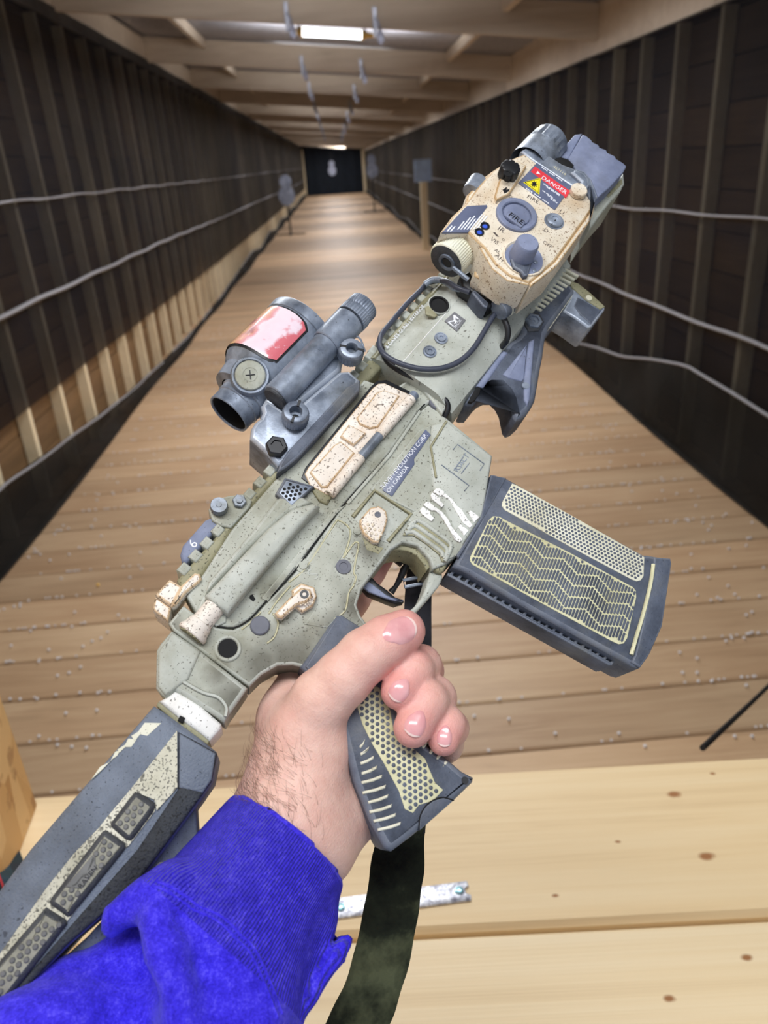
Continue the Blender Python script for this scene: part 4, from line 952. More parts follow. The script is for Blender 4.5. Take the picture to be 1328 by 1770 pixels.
def window(u0, u1, t0, t1, R, nu=24, nt=20, rc=.22):
    q = Mesh(); vs = []; cut = .62
    for i in range(nu+1):
        for j in range(nt+1):
            a = 2*i/nu-1; b = 2*j/nt-1
            e = max(0, (abs(b)-cut)/(1-cut)); sa = 1-rc*(1-math.sqrt(max(0, 1-e*e)))
            ed_ = max(abs(a), abs(b)); rr = R-(.00025*max(0, (ed_-.9)/.1)**2)
            t = (t0+t1)/2+(t1-t0)/2*b; u = (u0+u1)/2+(u1-u0)/2*a*sa
            vs.append((u, VC-rr*math.sin(t), rr*math.cos(t)))
    q.add(vs, [(i*(nt+1)+j, (i+1)*(nt+1)+j, (i+1)*(nt+1)+j+1, i*(nt+1)+j+1) for i in range(nu) for j in range(nt)]); return q
uw0 = cyl_hit(440, 596)[0]-.003; uw1 = uF-.0088
link('fibre_window', window(uw0, uw1, math.radians(-150), tb, RO+.0008), m_win, optic, 50, label='pink and orange window strip of the sight')
link('window_rim', window(uw0-.0012, uw1+.0012, math.radians(-152), tb+.06, RO+.0003), m_dark, optic, 50)
# battery cap pad on the near shoulder
hu, ht = cyl_hit(433, 648, VC, .0195); nrm = np.array([-.25, -math.sin(ht), math.cos(ht)]); cpt = np.array([hu, VC-.0190*math.sin(ht), .0190*math.cos(ht)])
q = Mesh(); q.lathe(cpt-nrm*.004, nrm, [(0, .0108), (.0032, .0105), (.0042, .0098), (.0042, .0088), (.0036, .0083), (.0036, 0)], 32); link('cap_lip', q, m_metal, optic, 35)
q = Mesh(); q.lathe(cpt-nrm*.0002, nrm, [(0, .0082), (.0008, .0078), (.0010, .0072), (.0010, .0040), (.0008, .0039), (.0008, .0036), (.0010, .0035), (.0010, 0)], 32); pad_ = link('cap_pad', q, m_green, optic, 30)
e1 = np.array([.7, .7, 0]); e1 = e1-nrm*(e1@nrm)/(nrm@nrm); e1 /= np.linalg.norm(e1); e2 = np.cross(nrm, e1); e2 /= np.linalg.norm(e2); c_ = cpt+nrm*.0009
q = Mesh(); q.tube([c_-e1*.0025, c_+e1*.0025], .0003, 6); q.tube([c_-e2*.0025, c_+e2*.0025], .0003, 6); link('cap_cross', q, m_dark, pad_, 0)
# side tube, collar and knurled cap
WT = .0185
def tubepart(name, p0, p1, r, m, knurl=None, seg=40, taper=.0006):
    a, b = gp(*p0, WT), gp(*p1, WT); a[1] = b[1] = TV; L = b[0]-a[0]; q = Mesh()
    q.lathe(a, (1,0,0), [(0, 0), (0, r-taper), (taper, r), (L-taper, r), (L, r-taper), (L, 0)], seg, knurl); return link(name, q, m, optic, 35)
TV = (gp(492, 686, WT)[1]+gp(558, 590, WT)[1])/2
tubepart('side_tube', (486, 694), (562, 586), .0080, m_metal)
tubepart('tube_end', (483, 698), (490, 690), .0070, m_rub)
tubepart('tube_collar', (556, 592), (592, 546), .0092, m_metal)
tubepart('knurled_cap', (594, 544), (603, 532), .0094, m_metal, ((2, 3), .0005), 72, .0003)
tubepart('knurled_cap', (604, 531), (615, 518), .0090, m_metal, ((2, 3), .0005), 72, .0005)
wire('lanyard', [(614,580,.018),(622,585,.022),(627,595,.024),(631,608,.022)], .0006, m_metal, optic, 5, 6)
# mount
mt = plate('optic_mount', [(432,757),(434,740),(441,729),(450,722),(454,712),(451,700),(462,690),(478,700),(500,716),(524,694),(587,641),(604,640),(622,655),(620,672),(600,700),(575,725),(536,770),(505,792),(480,806),(458,780)], .0170, -.0150, .0022, m_metal, optic)
plate('mount_clamp', [(500,776),(523,752),(560,712),(600,668),(624,655),(622,674),(566,735),(516,790),(494,808),(478,818),(484,800)], .0190, -.006, .0012, m_poly, mt)
plate('mount_riser', [(452,700),(470,670),(520,640),(580,585),(598,600),(590,640),(527,692),(500,716),(478,704)], .0140, -.0140, .0025, m_metal, mt)
lth('hex_bolt', 478, 776, .0165, [(0, .0058), (.004, .0058), (.0046, .0050), (.0046, .0032), (.0036, .0030), (.0036, 0)], m_dark, mt, 6, ang=20)
for x_, y_ in ((510, 722), (605, 614)):
    kb = lth('mount_knob', x_, y_+3, .0180, [(0, .0060), (.0008, .0072), (.0060, .0072), (.0068, .0070), (.0086, .0062), (.0090, .0052), (.0090, .0034), (.0080, .0030), (.004, .0028), (.004, 0)], m_metal, mt, 60, ((1, 2), .0004))
    c_ = gp(x_, y_+3, .0180); q = Mesh()
    for s_ in (-1, 1):
        a_ = math.radians(20 if x_ < 550 else -62); d_ = np.array([math.cos(a_), math.sin(a_)])*s_; n_ = np.array([-d_[1], d_[0]])*.0007
        q.prism([tuple(c_[:2]+d_*.0031-n_), tuple(c_[:2]+d_*.0068-n_), tuple(c_[:2]+d_*.0068+n_), tuple(c_[:2]+d_*.0031+n_)], c_[2]+.0078, c_[2]+.00915, .0001)
    link('knob_slot', q, m_dark, kb, 0)
    lth('knob_bore', x_, y_+3, .0225, [(0, .0030), (.0002, .0029), (.0002, 0)], m_hole2, kb, 20)
# ---------------------------------------------------------------- laser module
Q3 = lambda pts: [(700+x/3.32, 220+y/3.32) for x, y in pts]
N6 = lambda pts: [(880+x/6.036, 220+y/6.036) for x, y in pts]
K5 = lambda pts: [(720+x/5.533, 360+y/5.533) for x, y in pts]
WP = .0550
las = plate('laser_module', Q3([(205,600),(275,505),(345,440),(420,340),(500,250),(600,185),(690,150),(760,130),(900,215),(1060,345),(1095,400),(1088,450),(1040,520),(860,770),(715,893),(600,852),(520,785),(455,690),(365,603)]), WP, .0375, .0012, m_sand, label='tan laser module with a danger label')
plate('module_base', Q3([(420,600),(460,480),(600,300),(740,220),(1030,400),(980,520),(860,680),(715,790),(640,780),(560,720),(480,640)]), .0380, .0200, .001, m_olive, las)
plate('module_lower_band', Q3([(715,893),(860,770),(1040,520),(1092,440),(1080,500),(1062,540),(870,800),(722,915)]), .0545, .0300, .0008, m_sand, las)
plate('rear_skirt', Q3([(430,690),(455,692),(520,787),(600,854),(715,895),(710,905),(590,880),(500,810)]), .0548, .034, .0006, m_sand, las)
lb = plate('maker_label', Q3([(215,602),(345,462),(358,452),(470,445),(474,456),(365,600)]), WP+.0003, WP-.001, .0001, m_label, las)
rows = []
for i in range(7):
    x0, y0 = 300+i*18, 585-0*i; L_ = [60, 90, 100, 80, 110, 105, 100][i]
    rows.append(Q3([(x0, y0), (x0+.62*L_, y0-.78*L_), (x0+.62*L_+7, y0-.78*L_+2), (x0+7, y0+2)]))
plate('label_lines', rows, WP+.00045, WP, .00003, m_text, lb, 'stuff', ang=0)
plate('label_box', [Q3([(240,595),(268,563),(274,566),(248,598)]), Q3([(258,596),(286,566),(292,569),(266,599)])], WP+.00045, WP, .00003, m_text, lb, 'stuff', ang=0)
# grey front bracket
br = plate('front_bracket', N6([(125,245),(180,215),(300,250),(430,300),(560,385),(680,430),(790,455),(862,540),(928,722),(885,780),(800,690),(640,600),(290,372)]), WP+.0008, .036, .0010, m_metal, las)
text('serial_print', '461116', N6([(455,418)])[0], N6([(585,505)])[0], WP+.0008, m_cream, br)
dl = plate('danger_label', N6([(290,370),(305,372),(648,608),(650,622),(490,848),(475,856),(108,585),(105,572)]), WP+.0006, WP-.0005, .0001, m_label, las, label='slate warning label with a red band')
m_red = plain('label_red', lin(222,62,72), .4, var=.08); m_lyel = plain('label_yellow', lin(242,226,44), .4, var=.06)
plate('red_band', N6([(272,408),(640,665),(598,735),(228,462)]), WP+.0007, WP, .00003, m_red, dl, ang=0)
text('danger_print', 'DANGER', N6([(335,535)])[0], N6([(590,700)])[0], WP+.0007, m_text, dl, 1.0)
plate('danger_triangle', N6([(300,455),(330,490),(285,482)]), WP+.0008, WP, .00003, m_text, dl, ang=0)
plate('warning_triangle', N6([(148,572),(332,524),(318,702)]), WP+.0007, WP, .00003, m_lyel, dl, ang=0)
wire('triangle_edge', [(*N6([z])[0], WP+.0008) for z in ((168,573),(318,535),(307,682),(168,573))], .00018, m_dark, dl, 1, 5)
st_ = []
for i in range(16):
    a_ = 2*math.pi*i/16; r_ = 42 if i % 2 == 0 else 20; st_.append((264+r_*math.cos(a_), 592+r_*math.sin(a_)))
plate('laser_burst', N6(st_), WP+.00078, WP, .00003, m_dark, dl, ang=0)
ln = []
for (x0, y0, L_) in ((345,390,360),(330,402,300),(350,575,240),(385,610,190),(345,650,150),(400,700,120),(430,735,100),(165,620,330)):
    s_ = L_/16
    for i in range(16):
        if (i*7+int(x0)) % 5 == 0: continue
        xx, yy = x0+.83*i*s_, y0+.56*i*s_; ln.append(N6([(xx, yy), (xx+.83*s_*.75, yy+.56*s_*.75), (xx+.83*s_*.75-5, yy+.56*s_*.75+8), (xx-5, yy+8)]))
plate('label_lines', ln, WP+.00065, WP, .00002, m_text, dl, 'stuff', ang=0)
text('fire_print', 'FIRE', N6([(185,735)])[0], N6([(300,800)])[0], WP, m_textd, las)
# fire button
px_, py_ = Q3([(640,508)])[0]
fb_ = lth('fire_ring', px_, py_, WP, [(0, .0122), (.0014, .0120), (.0020, .0113), (.0020, .0092), (.0014, .0086), (.0002, .0084), (.0002, 0)], m_bluegrey, las, 48, label='blue-grey fire button')
lth('fire_button', px_, py_, WP+.0001, [(0, .0078), (.0010, .0076), (.0013, .0070), (.0013, 0)], m_bluegrey, fb_, 40)
plate('fire_bar', [(840+x/11.07, 320+y/11.07) for x, y in ((385,570),(440,490),(490,490),(745,660),(760,700),(700,795),(670,800),(400,600))], WP+.0030, WP+.001, .0005, m_bluegrey, fb_)
text('fire_letters', 'FIRE', (840+430/11.07, 320+585/11.07), (840+690/11.07, 320+760/11.07), WP+.0031, m_dark, fb_, .9)
# adjusters
def slot_screw(x, y, r, nm):
    o = lth(nm, x, y, WP, [(0, r*1.15), (.0004, r*1.12), (.0004, r), (.0002, r*.98), (.0016, r*.9), (.0022, r*.7), (.0022, r*.4), (.0016, r*.38), (.0016, 0)], m_metal, las, 32)
    c_ = gp(x, y, WP+.0023); q = Mesh(); q.prism([(c_[0]-r*.42, c_[1]-.0003), (c_[0]+r*.42, c_[1]-.0003), (c_[0]+r*.42, c_[1]+.0003), (c_[0]-r*.42, c_[1]+.0003)], WP+.001, WP+.0019, 0); link('screw_slot', q, m_dark, o, 0)
slot_screw(*Q3([(857,540)])[0], .0052, 'adjuster_screw')
text('up_letter', 'U', N6([(520,890)])[0], N6([(560,915)])[0], WP, m_textd, las); text('down_letter', 'D', K5([(1212,215)])[0], K5([(1245,240)])[0], WP, m_textd, las)
for x_, y_ in ((655,172),(602,230)):
    a_ = lth('aperture', *K5([(x_, y_)])[0], WP, [(0, .0028), (.0006, .0027), (.0006, .0020), (.0001, .0018), (.0001, 0)], m_dark, las, 20)
    lth('blue_lens', *K5([(x_+2, y_+4)])[0], WP+.0001, [(0, .0016), (.0005, .0012), (.0007, 0)], plain('blue_glass', lin(60,92,200), .1), a_, 16)
for s_, a_, b_ in (('IR', (775,205), (830,240)), ('VIS', (700,300), (770,350)), ('AL', (740,405), (790,440)), ('AH', (745,455), (815,515)), ('O', (812,300), (835,318)), ('OFF', (1205,330), (1285,385))):
    text('mode_print', s_, K5([a_])[0], K5([b_])[0], WP, m_textd, las)
plate('mode_pointer', K5([(735,232),(752,228),(790,270),(770,268)]), WP+.0002, WP-.0005, .00003, m_textd, las, ang=0)
# selector knob in its recessed ring
kx, ky = K5([(1025,490)])[0]
kr = lth('knob_ring', kx, ky, WP-.0010, [(.0005, .0126), (.0020, .0124), (.0022, .0116), (.0012, .0108), (.0010, .0106)], m_sand, las, 48)
lth('knob_dial', kx, ky, WP-.0002, [(0, .0112), (.0012, .0108), (.0012, 0)], m_bluegrey, las, 40)
kn_ = plate('mode_knob', K5([(905,480),(925,440),(965,410),(1130,410),(1125,470),(1090,570),(1070,640),(1030,645),(1000,600),(930,560)]), WP+.0030, WP, .001, m_poly, las, label='grey mode knob')
lth('knob_stem', *K5([(1000,470)])[0], WP+.001, [(0, .0070), (.0110, .0064), (.0122, .0056), (.0122, 0)], m_bluegrey, kn_, 32)
dots('dial_studs', [gp(*K5([p])[0], WP+.001)[:2] for p in ((1140,518),(1128,598))], WP+.001, .0012, .0006, m_metal, kn_, 14, None)
# windage knob with lobes, tab and round pads
wk = plate('windage_bracket', N6([(-105,560),(-60,470),(-20,410),(50,340),(110,350),(190,400),(90,570),(30,660),(0,700),(-130,765),(-150,720)]), WP+.0022, WP-.003, .001, m_sand, las)
q = Mesh(); c_ = gp(878, 302, WP+.0022); prf = []
for i in range(48): a_ = 2*math.pi*i/48; r_ = .0058 if (i % 6) else .0050; prf.append((c_[0]+r_*math.cos(a_), c_[1]+r_*math.sin(a_)))
q.prism(prf, WP+.001, WP+.0085, .0010); wkn = link('windage_knob', q, m_dark, wk, 40)
lth('knob_socket', 878, 300, WP+.0083, [(0, .0026), (.0004, .0025), (.0004, .0014), (.0001, .0013), (.0001, 0)], m_hole2, wkn, 20)
plate('windage_mark', N6([(-65,650),(-20,620),(-25,650),(10,640),(0,665),(-45,690)]), WP+.0024, WP, .00005, m_dark, wk, ang=0)
text('arc_letter', 'D', N6([(-5,728)])[0], N6([(25,745)])[0], WP, m_textd, las)
gcyl('small_knob', (815,333,.048), (828,313,.048), .0056, m_metal, las, 20)
plate('side_lug', Q3([(355,385),(372,370),(420,310),(470,270),(500,250),(470,350),(400,420),(345,450)]), .050, .036, .0015, m_sand, las)
plate('battery_boss', Q3([(445,300),(475,290),(500,260),(520,270),(480,350),(440,400)]), .0520, .036, .0010, m_sand, las)
# knurled caps: battery cap at the front, focus cap at the rear
q = Mesh(); a_ = gp(*N6([(330,270)])[0], .046); q.lathe(a_, (1, 0, 0), [(-.016, .0125), (0, .0125), (.0005, .0118), (.0008, .0125), (.0120, .0122), (.0132, .0112), (.0132, 0)], 40, ((3, 4), .0009)); link('battery_cap', q, m_metal, las, 35)
q = Mesh(); a_ = gp(771, 452, .0400); q.lathe(a_, (-1, 0, 0), [(-.020, .0098), (-.0115, .0098), (-.0110, .0112), (-.0012, .0112), (-.0004, .0108), (0, .0102)], 96, ((2, 3), .0005)); link('focus_cap', q, m_cream, las, 35)
q = Mesh(); q.lathe(a_, (-1, 0, 0), [(-.0004, .0106), (0, .0100), (0, .0062), (.0001, 0)], 40); fc = link('focus_face', q, m_rub, las, 35)
q = Mesh(); q.lathe(a_+np.array([0, -.0008, .0002]), (-1, 0, 0), [(0, .0052), (.0010, .0051), (.0010, .0034), (0, .0033)], 32); q.tube([a_+np.array([-.0007, -.0052, .0002]), a_+np.array([-.0009, -.0165, -.001])], .0014, 8); link('cap_spanner', q, m_metal, fc, 40)
q = Mesh(); q.lathe(a_+np.array([0, -.0008, .0002]), (-1, 0, 0), [(0, .0030), (.0006, .0028), (.0006, 0)], 8); link('cap_bolt', q, m_dark, fc, 20)
plate('cable_gate', K5([(555,640),(560,590),(590,548),(640,560),(715,640),(735,700),(752,740),(735,760),(640,690)]), .0400, .030, .0012, m_sand, las)
lth('gate_screw', *K5([(637,605)])[0], .0400, [(0, .0026), (.0004, .0025), (.0004, .0015), (.0001, .0014), (.0001, 0)], m_dark, las, 18)
plate('mount_foot', K5([(420,640),(520,590),(640,690),(760,760),(820,790),(760,900),(700,950),(640,900),(530,800),(440,740)]), .0300, .012, .0012, m_dark, las)
plate('mount_jaw', K5([(530,800),(560,780),(690,900),(680,950),(640,935)]), .0315, .020, .0008, m_poly, las)
gcyl('cable_plug', (862,537,.030), (900,508,.030), .0062, m_metal, las, 28)
for t_ in (.25, .4, .55): gcyl('plug_ring', (862+38*t_, 537-29*t_, .030), (862+38*(t_+.06), 537-29*(t_+.06), .030), .0066, m_cream, las, 28)
wire('plug_wire', [(864,536,.028),(872,552,.026),(878,570,.024),(876,588,.020),(866,600,.012)], .0018, m_dark, las, 5, 8)
# round pad and hinge at the front, shroud beyond
hn = plate('front_hinge', N6([(650,460),(700,440),(780,470),(830,530),(845,600),(800,680),(740,610),(760,560)]), WP+.0035, WP-.002, .0012, m_metal, las)
lth('round_pad', *N6([(715,688)])[0], WP+.0004, [(0, .0050), (.0028, .0050), (.0034, .0045), (.0036, 0)], m_sand, las, 28)
sh = plate('front_shroud', N6([(620,322),(772,72),(800,82),(862,128),(872,150),(938,182),(948,208),(1018,234),(1030,262),(1108,298),(1122,326),(1192,368),(1230,405),(1195,470),(1055,625),(930,735),(862,545),(690,440),(672,385)]), .0500, .026, .0008, m_bluegrey, las, label='blue-grey scalloped front shroud')
plate('shroud_facet', N6([(488,300),(690,72),(772,62),(622,325),(570,322)]), .0480, .026, .0008, m_bluegrey, sh)
plate('shroud_slot', N6([(470,330),(540,310),(620,335),(680,395),(665,435),(620,430),(555,385)]), .0520, .040, .0002, m_hole2, las)
plate('shroud_fin', N6([(440,160),(525,105),(560,140),(480,260),(455,200)]), .0440, .030, .0008, m_poly, sh)
plate('shroud_body', N6([(860,860),(925,735),(1055,625),(1200,468),(1212,580),(1170,660),(1040,800),(900,985),(840,1070)]), .0400, .010, .0015, m_green, sh)
plate('shroud_window', N6([(1010,700),(1060,640),(1180,530),(1190,580),(1040,730)]), .0405, .03, .0005, m_olive, sh)
plate('front_strap', N6([(800,660),(855,590),(915,735),(860,930),(845,960),(880,790)]), WP+.0015, .045, .0008, m_poly, las)
# ================================================================ sling
m_sling = None
k = NT('sling_webbing')
c_ = k.ramp(k.noise(22, 5, .65), [(.34, lin(14,15,12)), (.50, lin(40,44,32)), (.66, lin(92,96,70))])
m_sling = k.fin(c_, .9, 0, k.bump(k.noise(700, 3), .6, .0008, k.bump(k.noise(60, 3), .5, .004)), .2)
k = NT('sling_strap_weave'); br_ = k.n('ShaderNodeTexChecker'); br_.inputs['Scale'].default_value = 900; k.l(k.obj, br_.inputs['Vector'])
m_weave = k.fin(k.ramp(k.noise(90, 3), [(.3, lin(40,40,44)), (.7, lin(62,62,68))]), .85, 0, k.bump(br_.outputs['Fac'], .5, .0006), .2)
sling = empty('rifle_sling', (0, 0, 0), 'dark woven sling hanging behind the grip of the toy rifle', 'sling')
def ribbon(name, rows, m, th=.0016, k_=6, wav=0.0):
    """rows of (left px, right px, depth of left, depth of right) in camera depth"""
    def cp(x, y, d): return CAM+RCAM @ (np.array([(x-CX)/FPX, (y-CY)/FPX, 1])*d)
    Lp = smooth_path([cp(r[0], r[1], r[4]) for r in rows], k_); Rp = smooth_path([cp(r[2], r[3], r[5]) for r in rows], k_)
    q = Mesh(); n = len(Lp); m_ = 8; vs = []
    for i in range(n):
        a, b = Lp[i], Rp[i]; t_ = Lp[min(i+1, n-1)]-Lp[max(i-1, 0)]; nr = np.cross(b-a, t_); nr /= np.linalg.norm(nr)
        for s_ in (0, 1):
            for j in range(m_+1):
                u_ = j/m_; edge = min(u_, 1-u_)
                vs.append(a+(b-a)*u_+nr*((th*.5 if s_ else -th*.5)*(1 if .0 < edge else .35)+wav*math.sin(i*.55+u_*3)*.5))
    row = 2*(m_+1); fs = []
    for i in range(n-1):
        for j in range(m_):
            fs.append((i*row+j, i*row+j+1, (i+1)*row+j+1, (i+1)*row+j)); o_ = m_+1
            fs.append((i*row+o_+j, (i+1)*row+o_+j, (i+1)*row+o_+j+1, i*row+o_+j+1))
        fs.append((i*row, (i+1)*row, (i+1)*row+m_+1, i*row+m_+1)); fs.append((i*row+m_, i*row+2*m_+1, (i+1)*row+2*m_+1, (i+1)*row+m_))
    q.add(vs, fs); return link(name, q, m, sling, 60)
ribbon('strap', [(708,940,752,955,.435,.435),(703,990,748,985,.430,.430),(699,1050,746,1045,.425,.425),(698,1120,746,1115,.420,.422),(697,1200,745,1200,.418,.422),(690,1290,742,1290,.418,.424),(676,1380,738,1390,.420,.426),(662,1440,735,1440,.420,.426)], m_weave)
ribbon('loop', [(658,1400,737,1400,.422,.428),(650,1450,734,1450,.420,.426),(641,1500,732,1510,.416,.424),(632,1560,725,1560,.412,.420),(619,1620,716,1620,.408,.416),(604,1680,700,1690,.402,.410),(578,1740,681,1750,.396,.404),(548,1800,655,1810,.388,.396),(515,1870,625,1880,.380,.390)], m_sling, .0035, 8, .0016)
# hook and keeper behind the trigger opening
def cpx(x, y, d): return CAM+RCAM @ (np.array([(x-CX)/FPX, (y-CY)/FPX, 1])*d)
q = Mesh(); q.tube([cpx(*z, .412) for z in ((697,1003),(736,996),(737,1007),(700,1015))], .0010, 6, True, True); link('keeper', q, m_metal, sling, 40)
q = Mesh(); q.tube([cpx(*z, .414) for z in ((705,955),(704,975),(699,984),(692,1000),(684,1014),(676,1024))], [.0016,.0016,.0022,.0018,.0013,.0020], 10); q.tube([cpx(688,956,.416), cpx(690,968,.416), cpx(697,973,.416)], .0030, 8); link('hook', q, m_dark, sling, 50)

# ================================================================ the hand and sleeve
def surface_nets(f, lo, hi, h):
    """dual surface of the zero level of f on a regular grid"""
    n = [int(math.ceil((b-a)/h))+1 for a, b in zip(lo, hi)]
    g = [lo[i]+h*np.arange(n[i]) for i in range(3)]
    X, Y, Z = np.meshgrid(*g, indexing='ij'); D = f(X, Y, Z)
    s = D < 0
    c = np.zeros([m-1 for m in n], int); acc = np.zeros([m-1 for m in n]+[3]); cnt = np.zeros([m-1 for m in n])
    def sl(a, d): return tuple(slice(a[i], n[i]-1+a[i]) for i in range(3))
    corners = [(i, j, k_) for i in (0, 1) for j in (0, 1) for k_ in (0, 1)]
    for a in corners:
        for ax in range(3):
            if a[ax] == 1: continue
            b = list(a); b[ax] = 1
            da, db = D[sl(a, 0)], D[sl(b, 0)]; x = (da < 0) != (db < 0)
            t = np.where(x, da/np.where(x, da-db, 1), 0)
            for e in range(3): acc[..., e] += np.where(x, a[e]+(t if e == ax else 0), 0)
            cnt += x
    m = cnt > 0; idx = -np.ones(m.shape, int); idx[m] = np.arange(m.sum())
    cell = np.argwhere(m); v = (cell+acc[m]/cnt[m][:, None])*h+np.array(lo)
    fs = []
    for ax in range(3):
        o1, o2 = [(1, 2), (2, 0), (0, 1)][ax]
        r = [slice(1, n[i]-1) for i in range(3)]; r[ax] = slice(0, n[ax]-1); r2 = list(r); r2[ax] = slice(1, n[ax])
        s0, s1 = s[tuple(r)], s[tuple(r2)]; x = np.argwhere(s0 != s1); fl = s0[tuple(x.T)]
        if len(x) == 0: continue
        off = np.array([1, 1, 1]); off[ax] = 0; p = x+off
        def at(d1, d2):
            q = p.copy(); q[:, o1] -= d1; q[:, o2] -= d2; return idx[tuple(q.T)]
        qd = np.stack([at(1, 1), at(0, 1), at(0, 0), at(1, 0)], 1); qd[~fl] = qd[~fl][:, ::-1]; fs.append(qd)
    return v, np.concatenate(fs)
def rcone(X, Y, Z, a, b, ra, rb):
    ab = b-a; L = ab @ ab; t = np.clip(((X-a[0])*ab[0]+(Y-a[1])*ab[1]+(Z-a[2])*ab[2])/max(L, 1e-12), 0, 1)
    return np.sqrt((X-a[0]-t*ab[0])**2+(Y-a[1]-t*ab[1])**2+(Z-a[2]-t*ab[2])**2)-(ra+(rb-ra)*t)
def smin(a, b, k_):
    h = np.clip(.5+.5*(b-a)/k_, 0, 1); return b+(a-b)*h-k_*h*(1-h)
def smax(a, b, k_): return -smin(-a, -b, k_)
def chain(X, Y, Z, pts, k_=.003):
    d = None
    for (p, r), (p2, r2) in zip(pts[:-1], pts[1:]):
        e = rcone(X, Y, Z, p, p2, r, r2); d = e if d is None else smin(d, e, k_)
    return d
P = lambda x, y, w, r: (gp(x, y, w), r)
THUMB = [P(505,1330,.000,.0185), P(530,1262,.007,.0168), P(556,1210,.0170,.0142), P(594,1172,.0240,.0130), P(632,1133,.0285,.0123), P(668,1108,.0290,.0115), P(698,1091,.0290,.0103)]
MID = [P(655,1215,-.024,.0100), P(722,1185,-.020,.0092), P(734,1160,-.004,.0094), P(728,1150,.0130,.0096), P(714,1160,.0225,.0093), P(690,1195,.0255,.0086)]
RING = [P(655,1290,-.024,.0098), P(735,1250,-.020,.0092), P(754,1226,-.004,.0096), P(752,1206,.0130,.0099), P(737,1212,.0220,.0098), P(714,1258,.0245,.0090)]
PINK = [P(670,1360,-.022,.0085), P(748,1312,-.018,.0074), P(772,1288,-.004,.0078), P(780,1258,.0100,.0081), P(774,1252,.0170,.0080), P(767,1279,.0190,.0073)]
INDEX = [P(520,1165,-.026,.0110), P(575,1090,-.029,.0100), P(610,1035,-.026,.0092), P(640,985,-.024,.0086), P(655,962,-.023,.0080), P(666,945,-.022,.0068)]
WR = gp(492, 1448, -.004); FA = gp(368, 1650, .004); FA2 = gp(410, 1590, -.002)
def hand_sdf(X, Y, Z):
    d = rcone(X, Y, Z, gp(420, 1580, .0), FA2, .018, .0150)
    d = smin(d, rcone(X, Y, Z, FA2, WR, .0215, .0268), .012)
    d = smin(d, rcone(X, Y, Z, gp(478, 1425, -.003), gp(505, 1240, -.008), .0180, .0150), .014)
    d = smin(d, rcone(X, Y, Z, gp(505, 1430, .002), gp(540, 1300, .003), .0200, .0188), .012)
    d = smin(d, rcone(X, Y, Z, gp(545, 1450, -.006), gp(590, 1400, -.012), .0200, .0175), .012)
    d = smin(d, rcone(X, Y, Z, gp(545, 1430, -.022), gp(590, 1235, -.030), .0150, .0120), .014)
    d = smin(d, rcone(X, Y, Z, gp(600, 1400, -.022), gp(640, 1290, -.028), .0140, .0110), .012)
    d = smin(d, rcone(X, Y, Z, gp(505, 1240, -.010), gp(515, 1180, -.016), .0150, .0110), .010)
    d = smin(d, chain(X, Y, Z, THUMB), .006)
    f = chain(X, Y, Z, MID)
    f = smin(f, chain(X, Y, Z, RING), .0010); f = smin(f, chain(X, Y, Z, PINK), .0010)
    d = smin(d, f, .0016)
    d = smin(d, chain(X, Y, Z, INDEX), .004)
    # crease at the base of the thumb against the palm, shallow wrinkles at the thumb joint
    for (x_, y_, w_), r_ in (((632,1133,.0285), .0126),):
        for e in (-.0025, .0, .0026):
            c_ = gp(x_, y_, w_); ax_ = gp(698,1091,.029)-gp(594,1172,.024); ax_ /= np.linalg.norm(ax_)
            s_ = np.abs((X-c_[0])*ax_[0]+(Y-c_[1])*ax_[1]+(Z-c_[2])*ax_[2]-e-.0006*np.sin(Y*900))
            near = np.sqrt((X-c_[0])**2+(Y-c_[1])**2+(Z-c_[2]-.008)**2)
            d = d+.00022*np.exp(-(s_/.0005)**2)*np.exp(-(near/.008)**2)
    return d
H_ = .00135
pts_ = np.array([p for c in (THUMB, MID, RING, PINK, INDEX) for p, r in c]+[WR, FA, gp(330, 1710, .006)])
lo = pts_.min(0)-.024; hi = pts_.max(0)+.024; lo[:2] -= .012
hv, hf = surface_nets(hand_sdf, lo, hi, H_)
# skin colour: redder towards the finger ends and the knuckles, paler on the wrist
tips = [(THUMB[-1][0], .018), (MID[-1][0], .016), (RING[-1][0], .016), (PINK[-1][0], .014), (INDEX[-1][0], .03), (gp(742,1170,.005), .012), (gp(765,1222,.005), .012)]
red = np.zeros(len(hv))
for c_, s_ in tips: red = np.maximum(red, np.exp(-(np.linalg.norm(hv-c_, axis=1)/s_)**2))
me = bpy.data.meshes.new('hand'); me.from_pydata(hv.tolist(), [], hf.tolist())
at_ = me.attributes.new('red', 'FLOAT', 'POINT'); at_.data.foreach_set('value', red)
k = NT('skin'); a_ = k.n('ShaderNodeAttribute'); a_.attribute_name = 'red'
mot = k.noise(120, 4, .6)
c_ = k.ramp(mot, [(.3, lin(228,180,164)), (.7, lin(240,200,184))])
c_ = k.mix(k.math('MULTIPLY', a_.outputs['Fac'], .75), c_, lin(226,138,136))
c_ = k.mix(k.ramp(k.noise(45, 3), [(.55, (0,0,0)), (.75, (.35,)*3)]), c_, lin(232,172,160))
vor = k.n('ShaderNodeTexVoronoi'); vor.inputs['Scale'].default_value = 900; k.l(k.mapping((1,1.6,1)), vor.inputs['Vector'])
wv = k.noise(1, 3, .6, k.mapping((500, 130, 300), rot=(0,0,.7)))
k.b.inputs['Subsurface Weight'].default_value = .12; k.b.inputs['Subsurface Radius'].default_value = (.006, .002, .001); k.b.inputs['Subsurface Scale'].default_value = .6
m_skin = k.fin(c_, .48, 0, k.bump(vor.outputs['Distance'], .22, .0005, k.bump(wv, .45, .0006)), .4)
person = empty('person', (0, 0, 0), 'person in a blue sweatshirt holding the toy rifle up, one hand in view', 'person')
person.matrix_world = rifle.matrix_world.copy()
hand = link('hand', me, m_skin, person, 180)
